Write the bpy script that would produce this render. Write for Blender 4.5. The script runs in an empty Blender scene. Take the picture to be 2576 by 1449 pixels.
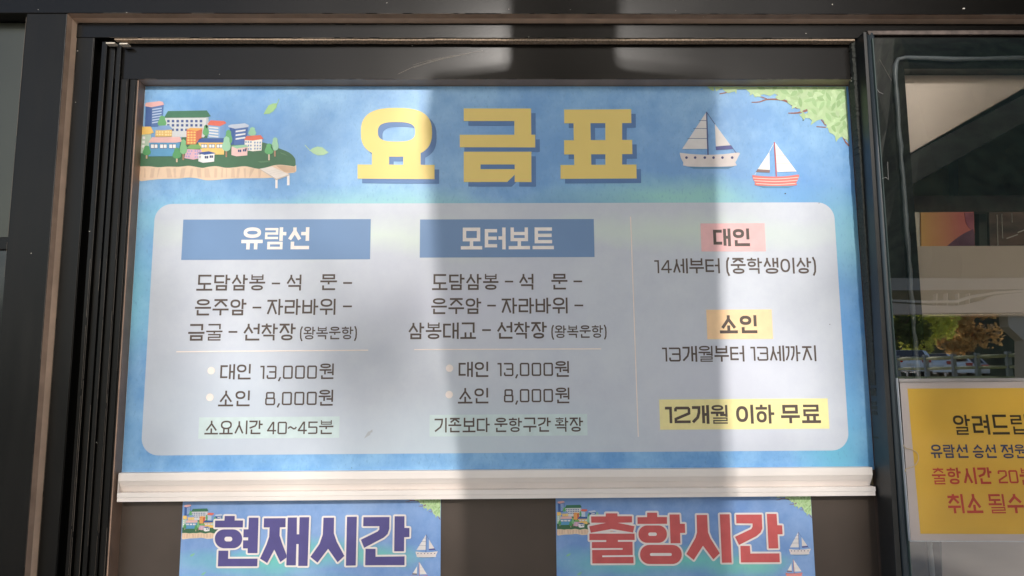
import bpy, bmesh, math, random
from mathutils import Vector, Matrix
from mathutils.geometry import delaunay_2d_cdt
random.seed(7)
R = math.radians
scene = bpy.context.scene
COL = scene.collection

# ------------------------------------------------------------------ camera, sky, sun, exposure
ZT = 2.30                                   # height of the top edge of the price board above the ground
YAW, PITCH, ROLL = 0.01505, 0.13035, -0.00606
CAM = Vector((0.00664, -1.80025, -0.75469 + ZT))
FPX = 1853.0                                # focal length for a picture 2576 wide
_cy, _sy, _cp, _sp = math.cos(YAW), math.sin(YAW), math.cos(PITCH), math.sin(PITCH)
FW = Vector((_sy*_cp, _cy*_cp, _sp)); R0 = Vector((_cy, -_sy, 0)); U0 = R0.cross(FW)
RT = R0*math.cos(ROLL) + U0*math.sin(ROLL); UP = U0*math.cos(ROLL) - R0*math.sin(ROLL)
cam_d = bpy.data.cameras.new("camera"); cam = bpy.data.objects.new("camera", cam_d); COL.objects.link(cam)
cam_d.sensor_width = 36.0; cam_d.lens = 36.0*FPX/2576.0; cam_d.clip_start = 0.05; cam_d.clip_end = 2000
cam.matrix_world = Matrix.Translation(CAM) @ Matrix((RT, UP, -FW)).transposed().to_4x4()
scene.camera = cam

SUN_EL, SUN_AZ = R(22), R(4.0)              # azimuth measured from -Y (in front of the window) towards +X
w = bpy.data.worlds.new("World"); scene.world = w; w.use_nodes = True
nt = w.node_tree; nt.nodes.clear()
sky = nt.nodes.new('ShaderNodeTexSky'); sky.sky_type = 'NISHITA'; sky.sun_disc = False
sky.sun_elevation = SUN_EL; sky.sun_rotation = math.pi - SUN_AZ
sky.air_density = 1.0; sky.dust_density = 1.2; sky.ozone_density = 1.0
bg = nt.nodes.new('ShaderNodeBackground'); bg.inputs[1].default_value = 0.15
wo = nt.nodes.new('ShaderNodeOutputWorld')
nt.links.new(sky.outputs[0], bg.inputs[0]); nt.links.new(bg.outputs[0], wo.inputs[0])
sun_d = bpy.data.lights.new("sun", 'SUN'); sun_d.energy = 2.4; sun_d.angle = R(0.7); sun_d.color = (1.0, 0.94, 0.88)
sun = bpy.data.objects.new("sun", sun_d); COL.objects.link(sun)
SDIR = Vector((math.sin(SUN_AZ)*math.cos(SUN_EL), -math.cos(SUN_AZ)*math.cos(SUN_EL), math.sin(SUN_EL)))  # towards the sun
sun.rotation_euler = SDIR.to_track_quat('Z', 'Y').to_euler()
scene.view_settings.view_transform = 'Standard'; scene.view_settings.look = 'None'
scene.view_settings.exposure = 0.70; scene.view_settings.gamma = 1.0
scene.cycles.max_bounces = 8; scene.cycles.transparent_max_bounces = 12
scene.cycles.sample_clamp_indirect = 6.0

def P(u, v, y=0.0):
    """the point of the plane Y = y that lies behind the place (u, v) of the photograph"""
    d = FW + RT*((u-1288.0)/FPX) - UP*((v-724.5)/FPX)
    p = CAM + d*((y-CAM.y)/d.y)
    return (p.x, p.z)

# ------------------------------------------------------------------ colours and materials
def lin(c):
    return tuple(((x/255)/12.92 if x/255 <= 0.04045 else ((x/255+0.055)/1.055)**2.4) for x in c) + (1.0,)
MATS = {}
def mat(name, rgb, rough=0.5, var=0.06, scale=30.0, bump=0.0, spec=0.5, metal=0.0, bscale=None, stretch=(1,1,1), flecks=0.0, fleck_rgb=(200,195,185), rvar=0.0, coat=0.0):
    if name in MATS: return MATS[name]
    m = bpy.data.materials.new(name); m.use_nodes = True; n = m.node_tree.nodes; l = m.node_tree.links
    b = n['Principled BSDF']
    tc = n.new('ShaderNodeTexCoord'); mp = n.new('ShaderNodeMapping'); mp.inputs['Scale'].default_value = stretch
    l.new(tc.outputs['Object'], mp.inputs[0])
    nz = n.new('ShaderNodeTexNoise'); nz.inputs['Scale'].default_value = scale; nz.inputs['Detail'].default_value = 6
    l.new(mp.outputs[0], nz.inputs['Vector'])
    base = lin(rgb)
    cr = n.new('ShaderNodeValToRGB'); cr.color_ramp.elements[0].position = 0.3; cr.color_ramp.elements[1].position = 0.7
    cr.color_ramp.elements[0].color = tuple(max(0, c*(1-var)) for c in base[:3])+(1,)
    cr.color_ramp.elements[1].color = tuple(min(1, c*(1+var)) for c in base[:3])+(1,)
    l.new(nz.outputs['Fac'], cr.inputs[0]); col = cr.outputs[0]
    if flecks > 0:
        n2 = n.new('ShaderNodeTexNoise'); n2.inputs['Scale'].default_value = 140; n2.inputs['Detail'].default_value = 2
        l.new(tc.outputs['Object'], n2.inputs['Vector'])
        th = n.new('ShaderNodeMapRange'); th.inputs[1].default_value = 0.80-flecks; th.inputs[2].default_value = 0.84-flecks
        l.new(n2.outputs['Fac'], th.inputs[0])
        mx = n.new('ShaderNodeMix'); mx.data_type = 'RGBA'; l.new(th.outputs[0], mx.inputs[0]); l.new(col, mx.inputs[6]); mx.inputs[7].default_value = lin(fleck_rgb)
        col = mx.outputs[2]
    l.new(col, b.inputs['Base Color'])
    b.inputs['Roughness'].default_value = rough; b.inputs['Metallic'].default_value = metal
    b.inputs['Specular IOR Level'].default_value = spec
    b.inputs['Coat Weight'].default_value = coat
    if rvar > 0:
        rr = n.new('ShaderNodeMapRange'); rr.inputs[3].default_value = max(0.02, rough-rvar); rr.inputs[4].default_value = rough+rvar
        l.new(nz.outputs['Fac'], rr.inputs[0]); l.new(rr.outputs[0], b.inputs['Roughness'])
    if bump > 0:
        nb = n.new('ShaderNodeTexNoise'); nb.inputs['Scale'].default_value = bscale or scale*4; nb.inputs['Detail'].default_value = 4
        l.new(mp.outputs[0], nb.inputs['Vector'])
        bp = n.new('ShaderNodeBump'); bp.inputs['Strength'].default_value = bump; bp.inputs['Distance'].default_value = 0.002
        l.new(nb.outputs['Fac'], bp.inputs['Height']); l.new(bp.outputs[0], b.inputs['Normal'])
    MATS[name] = m; return m

def ink(rgb, var=0.05, rough=0.42):
    return mat('ink_%d_%d_%d' % rgb, rgb, rough=rough, var=var, scale=45, spec=0.4)

def print_material(name, base_lo, base_hi, blobs, speck=0.35):
    """flat water-colour print: two blues mottled together, with coloured washes centred on given points of the sheet"""
    m = bpy.data.materials.new(name); m.use_nodes = True; n = m.node_tree.nodes; l = m.node_tree.links
    b = n['Principled BSDF']; tc = n.new('ShaderNodeTexCoord')
    def mix(fac, a, c):
        x = n.new('ShaderNodeMix'); x.data_type = 'RGBA'; l.new(fac, x.inputs[0])
        for s, k in ((a, 6), (c, 7)):
            if isinstance(s, tuple): x.inputs[k].default_value = s
            else: l.new(s, x.inputs[k])
        return x.outputs[2]
    n1 = n.new('ShaderNodeTexNoise'); n1.inputs['Scale'].default_value = 3.5; n1.inputs['Detail'].default_value = 8; n1.inputs['Roughness'].default_value = 0.62
    l.new(tc.outputs['Object'], n1.inputs['Vector'])
    r1 = n.new('ShaderNodeMapRange'); r1.inputs[1].default_value = 0.35; r1.inputs[2].default_value = 0.65; l.new(n1.outputs['Fac'], r1.inputs[0])
    n5 = n.new('ShaderNodeTexNoise'); n5.inputs['Scale'].default_value = 16; n5.inputs['Detail'].default_value = 9; n5.inputs['Roughness'].default_value = .7; l.new(tc.outputs['Object'], n5.inputs['Vector'])
    a5 = n.new('ShaderNodeMix'); a5.data_type = 'FLOAT'; a5.inputs[0].default_value = .5; l.new(n1.outputs['Fac'], a5.inputs[2]); l.new(n5.outputs['Fac'], a5.inputs[3]); l.new(a5.outputs[0], r1.inputs[0])
    r1.inputs[1].default_value = .42; r1.inputs[2].default_value = .60
    col = mix(r1.outputs[0], lin(base_lo), lin(base_hi))
    for (x, z, rx, rz, rgb, amt) in blobs:
        mp = n.new('ShaderNodeMapping'); mp.vector_type = 'POINT'
        mp.inputs['Scale'].default_value = (1/rx, 0.0, 1/rz); mp.inputs['Location'].default_value = (-x/rx, 0, -z/rz)
        nd = n.new('ShaderNodeVectorMath'); nd.operation = 'ADD'
        ns = n.new('ShaderNodeVectorMath'); ns.operation = 'SCALE'; ns.inputs['Scale'].default_value = 0.12
        l.new(n1.outputs['Color'], ns.inputs[0]); l.new(tc.outputs['Object'], nd.inputs[0]); l.new(ns.outputs[0], nd.inputs[1])
        l.new(nd.outputs[0], mp.inputs[0])
        g = n.new('ShaderNodeTexGradient'); g.gradient_type = 'SPHERICAL'; l.new(mp.outputs[0], g.inputs[0])
        mm = n.new('ShaderNodeMath'); mm.operation = 'MULTIPLY'; mm.use_clamp = True; l.new(g.outputs['Fac'], mm.inputs[0]); mm.inputs[1].default_value = amt
        col = mix(mm.outputs[0], col, lin(rgb))
    n3 = n.new('ShaderNodeTexNoise'); n3.inputs['Scale'].default_value = 190; n3.inputs['Detail'].default_value = 3
    mp3 = n.new('ShaderNodeMapping'); mp3.inputs['Rotation'].default_value = (0, 0.9, 0); mp3.inputs['Scale'].default_value = (1, 1, 0.45)
    l.new(tc.outputs['Object'], mp3.inputs[0]); l.new(mp3.outputs[0], n3.inputs['Vector'])
    r3 = n.new('ShaderNodeMapRange'); r3.inputs[1].default_value = 0.56; r3.inputs[2].default_value = 0.72; r3.inputs[4].default_value = speck; l.new(n3.outputs['Fac'], r3.inputs[0])
    col = mix(r3.outputs[0], col, tuple(c*0.72 for c in lin(base_lo)[:3])+(1,))
    l.new(col, b.inputs['Base Color'])
    nb = n.new('ShaderNodeTexNoise'); nb.inputs['Scale'].default_value = 4; nb.inputs['Detail'].default_value = 3; l.new(tc.outputs['Object'], nb.inputs['Vector'])
    nc = n.new('ShaderNodeTexNoise'); nc.inputs['Scale'].default_value = 420; l.new(tc.outputs['Object'], nc.inputs['Vector'])
    b1 = n.new('ShaderNodeBump'); b1.inputs['Strength'].default_value = .12; b1.inputs['Distance'].default_value = .02; l.new(nb.outputs['Fac'], b1.inputs['Height'])
    b2 = n.new('ShaderNodeBump'); b2.inputs['Strength'].default_value = .12; b2.inputs['Distance'].default_value = .0006; l.new(nc.outputs['Fac'], b2.inputs['Height']); l.new(b1.outputs[0], b2.inputs['Normal']); l.new(b2.outputs[0], b.inputs['Normal'])
    b.inputs['Roughness'].default_value = 0.38; b.inputs['Specular IOR Level'].default_value = 0.5
    return m

# ------------------------------------------------------------------ mesh and object helpers
def mesh_obj(name, verts, faces, m, parent=None, bevel=0.0, smooth=False):
    me = bpy.data.meshes.new(name); me.from_pydata([tuple(v) for v in verts], [], faces); me.update()
    if m is not None:
        for mm in (m if isinstance(m, (list, tuple)) else [m]): me.materials.append(mm)
    if smooth:
        for p in me.polygons: p.use_smooth = True
    o = bpy.data.objects.new(name, me); COL.objects.link(o)
    if parent is not None: o.parent = parent
    if bevel > 0:
        bv = o.modifiers.new('bevel', 'BEVEL'); bv.width = bevel; bv.segments = 2; bv.limit_method = 'ANGLE'; bv.angle_limit = R(40)
    return o
def thing(name, label, cat, loc=(0,0,0), group=None):
    o = bpy.data.objects.new(name, None); COL.objects.link(o); o.location = loc; o.empty_display_size = 0.1
    o['label'] = label; o['category'] = cat
    if group: o['group'] = group
    return o
def tag(o, label, cat, group=None):
    o['label'] = label; o['category'] = cat
    if group: o['group'] = group
    return o
def struct(o, kind='structure'): o['kind'] = kind; return o

class Buf:
    """collects polygons, becomes one mesh object"""
    def __init__(s): s.v = []; s.f = []; s.mi = []; s.mats = []
    def add(s, vs, fs, m=None):
        k = len(s.v); s.v += [tuple(v) for v in vs]; s.f += [tuple(i+k for i in f) for f in fs]
        if m is not None and m not in s.mats: s.mats.append(m)
        s.mi += [s.mats.index(m) if m is not None else 0]*len(fs)
    def box(s, x0, x1, y0, y1, z0, z1, m=None):
        s.add([(x0,y0,z0),(x1,y0,z0),(x1,y1,z0),(x0,y1,z0),(x0,y0,z1),(x1,y0,z1),(x1,y1,z1),(x0,y1,z1)],
              [(0,3,2,1),(4,5,6,7),(0,1,5,4),(1,2,6,5),(2,3,7,6),(3,0,4,7)], m)
    def prism(s, pts, yf, yb, m=None):
        """polygon given in (x, z), front face at yf (towards the camera), back at yb"""
        a = sum(pts[i][0]*pts[(i+1)%len(pts)][1]-pts[(i+1)%len(pts)][0]*pts[i][1] for i in range(len(pts)))
        if a < 0: pts = pts[::-1]
        n = len(pts)
        vs = [(x, yf, z) for x, z in pts] + [(x, yb, z) for x, z in pts]
        s.add(vs, [tuple(range(n)), tuple(range(2*n-1, n-1, -1))] + [((i+1)%n, i, n+i, n+(i+1)%n) for i in range(n)], m)
    def tube(s, path, rad, n=10, m=None):
        path = [Vector(p) for p in path]; k = []
        for i, p in enumerate(path):
            d = (path[min(i+1, len(path)-1)]-path[max(i-1, 0)]).normalized()
            a = d.orthogonal().normalized() if i == 0 else (k[-1]-d*k[-1].dot(d)).normalized()
            k.append(a)
            b = d.cross(a); r = rad[i] if isinstance(rad, (list, tuple)) else rad
            s.v += [tuple(p+(a*math.cos(2*math.pi*j/n)+b*math.sin(2*math.pi*j/n))*r) for j in range(n)]
        base = len(s.v)-n*len(path)
        if m is not None and m not in s.mats: s.mats.append(m)
        mi = s.mats.index(m) if m is not None else 0
        for i in range(len(path)-1):
            for j in range(n):
                s.f.append((base+i*n+j, base+i*n+(j+1)%n, base+(i+1)*n+(j+1)%n, base+(i+1)*n+j)); s.mi.append(mi)
        s.f.append(tuple(base+j for j in range(n))[::-1]); s.mi.append(mi)
        s.f.append(tuple(base+(len(path)-1)*n+j for j in range(n))); s.mi.append(mi)
    def obj(s, name, m=None, parent=None, bevel=0.0, smooth=False):
        o = mesh_obj(name, s.v, s.f, m if m is not None else s.mats, parent, bevel, smooth)
        if m is None:
            for p, i in zip(o.data.polygons, s.mi): p.material_index = i
        return o
def prism(name, pts, yf, yb, m, parent=None, bevel=0.0):
    b = Buf(); b.prism(pts, yf, yb); return b.obj(name, m, parent, bevel)
def Q(pts, y): return [P(u, v, y) for u, v in pts]

# ------------------------------------------------------------------ flat print: unions of polygons, and Hangul lettering built from strokes
def _inside(p, poly):
    c = False; n = len(poly); j = n-1
    for i in range(n):
        a, b = poly[i], poly[j]
        if (a[1] > p[1]) != (b[1] > p[1]) and p[0] < (b[0]-a[0])*(p[1]-a[1])/(b[1]-a[1])+a[0]: c = not c
        j = i
    return c
def union(polys):
    """triangles covering the union of 2-D polygons (no two faces ever overlap)"""
    xs = [q[0] for p in polys for q in p]; ys = [q[1] for p in polys for q in p]
    x0, y0 = min(xs), min(ys); s = max(max(xs)-x0, max(ys)-y0) or 1
    nor = []
    for p in polys:
        p = [((q[0]-x0)/s, (q[1]-y0)/s) for q in p]
        a = sum(p[i][0]*p[(i+1)%len(p)][1]-p[(i+1)%len(p)][0]*p[i][1] for i in range(len(p)))
        nor.append(p[::-1] if a < 0 else p)
    rs = random.Random(3); X1 = (max(xs)-x0)/s; Y1 = (max(ys)-y0)/s
    tests = [(rs.random()*X1, rs.random()*Y1) for _ in range(70)]
    want = [any(_inside(t, p) for p in nor) for t in tests]
    best = None
    for k in range(14):
        vs = []; fs = []; j = 0 if k == 0 else 1.2e-4*(1+k*.4)
        for p in nor:
            n = len(vs); vs += [Vector((q[0]+rs.uniform(-j, j), q[1]+rs.uniform(-j, j))) for q in p]; fs.append(list(range(n, n+len(p))))
        o = delaunay_2d_cdt(vs, [], fs, 0, 1e-6, True)
        V = [(q.x, q.y) for q in o[0]]; F = [tuple(f) for f, src in zip(o[2], o[5]) if src]
        tri = [[V[i] for i in f] for f in F]
        bad = sum(any(_inside(t, q) for q in tri) != g for t, g in zip(tests, want))
        if best is None or bad < best[0]: best = (bad, V, F)
        if bad <= 0: break
    return [(x*s+x0, y*s+y0) for x, y in best[1]], best[2]
def sheet(buf, polys, y, m):
    vs, fs = union(polys)
    out = []
    for f in fs:
        a = sum(vs[f[i]][0]*vs[f[(i+1)%len(f)]][1]-vs[f[(i+1)%len(f)]][0]*vs[f[i]][1] for i in range(len(f)))
        out.append(f if a > 0 else f[::-1])
    buf.add([(x, y, z) for x, z in vs], out, m)
def disc(cx, cy, r, n=14, ry=None):
    ry = ry or r
    return [(cx+r*math.cos(2*math.pi*i/n), cy+ry*math.sin(2*math.pi*i/n)) for i in range(n)]
def seg(p, q, t, e0=0, e1=0):
    dx, dy = q[0]-p[0], q[1]-p[1]; L = math.hypot(dx, dy) or 1e-9; dx /= L; dy /= L
    p = (p[0]-dx*e0, p[1]-dy*e0); q = (q[0]+dx*e1, q[1]+dy*e1); nx, ny = -dy*t/2, dx*t/2
    return [(p[0]+nx, p[1]+ny), (p[0]-nx, p[1]-ny), (q[0]-nx, q[1]-ny), (q[0]+nx, q[1]+ny)]
def poly_line(pts, t, closed=False, rnd=False):
    out = []; n = len(pts); rng = range(n if closed else n-1)
    for i in rng:
        p, q = pts[i], pts[(i+1)%n]; out.append(seg(p, q, t))
    for i in (range(n) if closed else range(1, n-1)):
        a, b, c = pts[i-1], pts[i], pts[(i+1)%n]
        d1 = (b[0]-a[0], b[1]-a[1]); d2 = (c[0]-b[0], c[1]-b[1])
        l1 = math.hypot(*d1) or 1e-9; l2 = math.hypot(*d2) or 1e-9
        d1 = (d1[0]/l1, d1[1]/l1); d2 = (d2[0]/l2, d2[1]/l2)
        cr = d1[0]*d2[1]-d1[1]*d2[0]; dt = d1[0]*d2[0]+d1[1]*d2[1]
        if abs(cr) < 1e-3: continue
        if rnd or dt < -0.5: out.append(disc(b[0], b[1], t/2, 12)); continue
        s = -1 if cr > 0 else 1                       # outer side of the bend
        n1 = (-d1[1]*s*t/2, d1[0]*s*t/2); n2 = (-d2[1]*s*t/2, d2[0]*s*t/2)
        k = (t/2)**2*(1+dt); mx = (n1[0]+n2[0]); my = (n1[1]+n2[1]); f = (t/2)**2/k if k > 0 else 1
        out.append([b, (b[0]+n1[0], b[1]+n1[1]), (b[0]+mx*f, b[1]+my*f), (b[0]+n2[0], b[1]+n2[1])])
    return out
def ring(x0, y0, x1, y1, t, e=2.35, n=32):
    cx, cy = (x0+x1)/2, (y0+y1)/2; a, b = (x1-x0)/2, (y1-y0)/2
    tx, ty = min(t, a*.72), min(t, b*.70)
    def pt(A, B, k):
        c, s = math.cos(2*math.pi*k/n), math.sin(2*math.pi*k/n)
        return (cx+A*math.copysign(abs(c)**(2/e), c), cy+B*math.copysign(abs(s)**(2/e), s))
    return [[pt(a, b, k), pt(a, b, k+1), pt(a-tx, b-ty, k+1), pt(a-tx, b-ty, k)] for k in range(n)]

def jamo(c, x0, y0, x1, y1, t, mode):
    t = min(t, (y1-y0)/{'ㄹ': 4.7, 'ㅂ': 4.2, 'ㅁ': 2.9, 'ㄷ': 2.9, 'ㅎ': 5.0, 'ㅊ': 3.6, 'ㅌ': 4.7}.get(c, 2.0))
    h = t/2; a, b, lo, hi = x0+h, x1-h, y0+h, y1-h; W, H = x1-x0, y1-y0; cx = (x0+x1)/2; m = (lo+hi)/2
    L = lambda *p, **k: poly_line(list(p), t, **k)
    if c == 'ㄱ':
        if mode == 'L': return L((x0, hi), (b, hi), (b-.03*W, hi-.30*H), (b-.20*W, hi-.58*H), (x0+.06*W, y0+h*.6))
        return L((x0, hi), (b, hi), (b, y0))
    if c == 'ㄲ':
        g = .12*W; w2 = (W-g)/2
        return jamo('ㄱ', x0, y0, x0+w2, y1, t, mode)+jamo('ㄱ', x0+w2+g, y0, x1, y1, t, mode)
    if c == 'ㄴ': return L((a, y1), (a, lo), (x1, lo))
    if c == 'ㄷ': return L((x1, hi), (a, hi), (a, lo), (x1, lo))
    if c == 'ㄹ': return L((x0, hi), (b, hi), (b, m), (a, m), (a, lo), (x1, lo))
    if c == 'ㅁ': return L((a, lo), (b, lo), (b, hi), (a, hi), closed=True)
    if c == 'ㅂ': return L((a, y1), (a, lo), (b, lo), (b, y1))+[seg((a, m+.06*H), (b, m+.06*H), t)]
    if c in 'ㅅㅈㅊ':
        out = []; top = y1
        if c == 'ㅊ':
            tk = min(t*1.0, .16*H); out.append(seg((cx, y1), (cx, y1-tk-t), t)); top = y1-tk
        if c in 'ㅈㅊ':
            out.append(seg((x0, top-h), (x1, top-h), t)); top -= h; k = .12
        else: k = .30
        j = (cx, top-k*(top-y0))
        out += L((cx, top), j, (x0+h*.75, y0+h*.45)) + L((cx, top), j, (x1-h*.75, y0+h*.45))
        out.append(disc(j[0], j[1], h, 10))
        return out
    if c == 'ㅇ': return ring(x0, y0, x1, y1, t)
    if c == 'ㅌ': return L((x1, hi), (a, hi), (a, lo), (x1, lo))+[seg((a, m), (x1-h*.2, m), t)]
    if c == 'ㅋ': return L((x0, hi), (b, hi), (b, y0))+[seg((x0, m), (b, m), t)]
    if c == 'ㅍ': return [seg((x0, hi), (x1, hi), t), seg((x0, lo), (x1, lo), t), seg((x0+.28*W, hi), (x0+.28*W, lo), t), seg((x1-.28*W, hi), (x1-.28*W, lo), t)]
    if c == 'ㅎ':
        tk = min(t*.9, .13*H); g = min(t*.55, .08*H)
        return [seg((cx, y1), (cx, y1-tk-h), t), seg((x0, y1-tk-h), (x1, y1-tk-h), t)] + ring(x0+.06*W, y0, x1-.06*W, y1-tk-t-g, t)
    return []
CHO = 'ㄱㄲㄴㄷㄸㄹㅁㅂㅃㅅㅆㅇㅈㅉㅊㅋㅌㅍㅎ'
JUNG = 'ㅏㅐㅑㅒㅓㅔㅕㅖㅗㅘㅙㅚㅛㅜㅝㅞㅟㅠㅡㅢㅣ'
JONG = ['', 'ㄱ','ㄲ','ㄳ','ㄴ','ㄵ','ㄶ','ㄷ','ㄹ','ㄺ','ㄻ','ㄼ','ㄽ','ㄾ','ㄿ','ㅀ','ㅁ','ㅂ','ㅄ','ㅅ','ㅆ','ㅇ','ㅈ','ㅊ','ㅋ','ㅌ','ㅍ','ㅎ']
def syllable(ch, X0, Y0, W, H, t):
    k = ord(ch)-0xAC00; ci, ju, jo = CHO[k//588], JUNG[(k % 588)//28], JONG[k % 28]
    if jo in ('ㄹ', 'ㅂ'): t *= .80 if ju in 'ㅝㅚㅜ' else .90
    elif ci in 'ㅎㅊㄲ' or ju in 'ㅘㅝ': t *= .92
    X = lambda f: X0+f*W
    Y = lambda f: Y0+f*H
    h = t/2; o = []
    def J(c, a, b, c2, d, mode=''): o.extend(jamo(c, X(a), Y(b), X(c2), Y(d), t, mode))
    def V(fx, b, d): o.append(seg((X(fx), Y(b)), (X(fx), Y(d)), t))          # vertical stroke centred on fx
    def Hh(a, b, fy): o.append(seg((X(a), Y(fy)), (X(b), Y(fy)), t))
    tr = t/W; e = 1-tr/2
    if ju in 'ㅏㅐㅑㅓㅔㅕㅣ':
        vb = .38 if jo else 0.0; ib = .46 if jo else .09; it = .97 if jo else .93
        if jo in ('ㄹ', 'ㅂ'): vb, ib = .44, .50
        tall = ci in 'ㅅㅈㄱㄲㅊ'
        if tall: ib -= .05; it += .02
        if ci in 'ㅎㅊ': it = 1.0; ib -= .03
        mv = (vb+1)/2+.02
        if ju == 'ㅏ': v = .76; J(ci, 0, ib, .62, it, 'L'); V(v, vb, 1); Hh(v, 1, mv)
        elif ju == 'ㅣ': J(ci, .03, ib, .68, it, 'L'); V(e-.03, vb, 1)
        elif ju == 'ㅓ': J(ci, 0, ib, .60 if ci != 'ㅌ' else .58, it, 'L'); V(e-.02, vb, 1); Hh(.60 if ci in 'ㅅㅈ' else .64, e, mv)
        elif ju == 'ㅕ': J(ci, 0, ib, .60, it, 'L'); V(e-.02, vb, 1); Hh(.64, e, mv+.13*(1-vb)); Hh(.64, e, mv-.13*(1-vb))
        elif ju == 'ㅐ': J(ci, 0, ib, .50, it, 'L'); V(.66, vb+.03, .98); V(e, vb, 1); Hh(.66, e, mv-.02)
        elif ju == 'ㅔ': J(ci, 0, ib, .50, it, 'L'); V(.70, vb+.03, .98); V(e, vb, 1); Hh(.50, .70, mv+.02)
        if jo:
            ft = .345 if jo in 'ㅁㅇㄱㄴ' else .40
            r = .76+tr/2 if ju == 'ㅏ' else .97
            if jo == 'ㄴ': J(jo, .12, 0, r+(.04 if ju == 'ㅏ' else .02), ft)
            else: J(jo, .12, 0, r, ft)
    elif ju in 'ㅗㅛㅜㅠㅡ':
        if not jo:
            if ju in 'ㅗㅛ':
                b = .37 if ci != 'ㅅ' else .26; J(ci, .09, b, .91, 1)
                Hh(0, 1, h/H); xs = (.5,) if ju == 'ㅗ' else (.33, .67)
                for x in xs: V(x, h/H, b+.03 if ci != 'ㅅ' else .44)
            elif ju == 'ㅡ': J(ci, .10, .33 if ci == 'ㄷ' else .27, .92, 1); Hh(0, 1, h/H+.0)
            else:
                J(ci, .09, .52, .91, 1); Hh(0, 1, .36); xs = (.5,) if ju == 'ㅜ' else (.32, .68)
                for x in xs: V(x, 0, .36)
        else:
            if ju in 'ㅗ': J(ci, .12, .66, .88, 1); Hh(0, 1, .49); V(.5, .49, .70); J(jo, .13, 0, .87, .335)
            elif ju == 'ㅡ': J(ci, .10, .62, .90, 1); Hh(0, 1, .47); J(jo, .12, 0, .90, .335)
            else:
                tw = jo == 'ㄹ'
                J(ci, .12, .68, .88, 1); Hh(0, 1, .55); V(.5, .42 if tw else .36, .55); J(jo, .12, 0, .90, .40 if tw else (.30 if jo != 'ㅇ' else .34))
    else:
        pre = 'ㅗ' if ju in 'ㅘㅚ' else 'ㅜ'
        sf = {'ㅘ': 'ㅏ', 'ㅚ': 'ㅣ', 'ㅝ': 'ㅓ', 'ㅟ': 'ㅣ'}[ju]
        v = e-.02 if sf != 'ㅏ' else .80
        r = v-tr*.9
        if not jo:
            if pre == 'ㅜ': J(ci, .04, .50, r-.04, 1); Hh(0, r, .34); V(r/2, 0, .34)
            else: J(ci, .04, .45, r-.04, .97); Hh(0, r, .12); V(r/2, .12, .45)
            V(v, 0, 1)
            if sf == 'ㅏ': Hh(v, 1, .5)
        else:
            if pre == 'ㅜ':
                big = jo == 'ㄹ'
                J(ci, .05, .70, r-.05, 1); Hh(0, r, .585); V(r/2-.03, .40 if big else .30, .585)
                Hh(.54, v, .465 if big else .42); V(v, .36 if big else .24, 1)
                J(jo, .12, 0, .97, .335 if big else .24)
            else:
                J(ci, .05, .64, r-.05, 1 if ci != 'ㅎ' else 1.0); Hh(0, r, .475); V(r/2, .475, .68)
                V(v, .36, 1)
                if sf == 'ㅏ': Hh(v, 1, .70)
                J(jo, .13, 0, (v+tr/2), .335)
    return o
REL = {'1': .30, ',': .13, '(': .21, ')': .21, '~': .62, ' ': .30, '-': .55}
def char(ch, X0, Y0, W, H, t):
    L = lambda *p, **k: poly_line([(X0+x*W, Y0+y*H) for x, y in p], t, **k)
    hx, hy = t/2/W, t/2/H; a, b, lo, hi = hx, 1-hx, hy, 1-hy
    if ord(ch) >= 0xAC00: return syllable(ch, X0, Y0, W, H, t)
    q = .055; qx = q*H/W
    def box(lo, hi): return [(a+qx, lo), (b-qx, lo), (b, lo+q), (b, hi-q), (b-qx, hi), (a+qx, hi), (a, hi-q), (a, lo+q)]
    Hs = H*.93
    if ch == '0': return L(*box(lo, hi-.05), closed=True)
    if ch == '8': return L(*box(lo, .50), closed=True) + L(*[(x*.86+.07, y) for x, y in box(.50, hi-.05)], closed=True)
    if ch == '1': return L((0, hi-.05), (1-hx, hi-.05), (1-hx, 0))
    if ch == '2': return L((a, .68), (a, hi-.05-q), (a+qx, hi-.05), (b-qx, hi-.05), (b, hi-.05-q), (b, .56), (a, .24), (a, lo), (1, lo))
    if ch == '3': return L((0, hi-.05), (b-qx, hi-.05), (b, hi-.05-q), (b, .55), (b-qx*.6, .50), (b, .45), (b, lo+q), (b-qx, lo), (a+qx, lo), (a, lo+q), (a, .27))+L((.25, .50), (b-qx*.6, .50))
    if ch == '4': return L((.70, 0), (.70, hi-.05), (.62, hi-.05), (a, .27), (1, .27))
    if ch == '5': return L((1, hi-.05), (a, hi-.05), (a, .52), (b-qx, .52), (b, .52-q), (b, lo+q), (b-qx, lo), (0, lo))
    if ch == ',': return L((1.0, .13), (0, -.16))
    if ch == '(': return L((.9, 1.03), (.35, .78), (.25, .45), (.35, .12), (.9, -.13))
    if ch == ')': return L((.1, 1.03), (.65, .78), (.75, .45), (.65, .12), (.1, -.13))
    if ch == '~': return L((0, .42), (.15, .53), (.32, .55), (.5, .47), (.68, .40), (.85, .42), (1, .54))
    if ch == '-': return L((0, .5), (1, .5))
    return []
def text_polys(s, x0, x1, z0, z1, t, gap=.10, relw=None):
    """the string between x0 and x1, resting on z0, as high as z1; t = stroke width as a share of the height"""
    rel = [(relw or {}).get(c, REL.get(c, 1.0 if ord(c) >= 0xAC00 else .70)) for c in s]
    k = (x1-x0)/(sum(rel)+gap*(len(s)-1)); x = x0; out = []
    for c, r in zip(s, rel):
        if c != ' ': out.append(char(c, x, z0, r*k, z1-z0, t*(z1-z0)))
        x += (r+gap)*k
    return out
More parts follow.
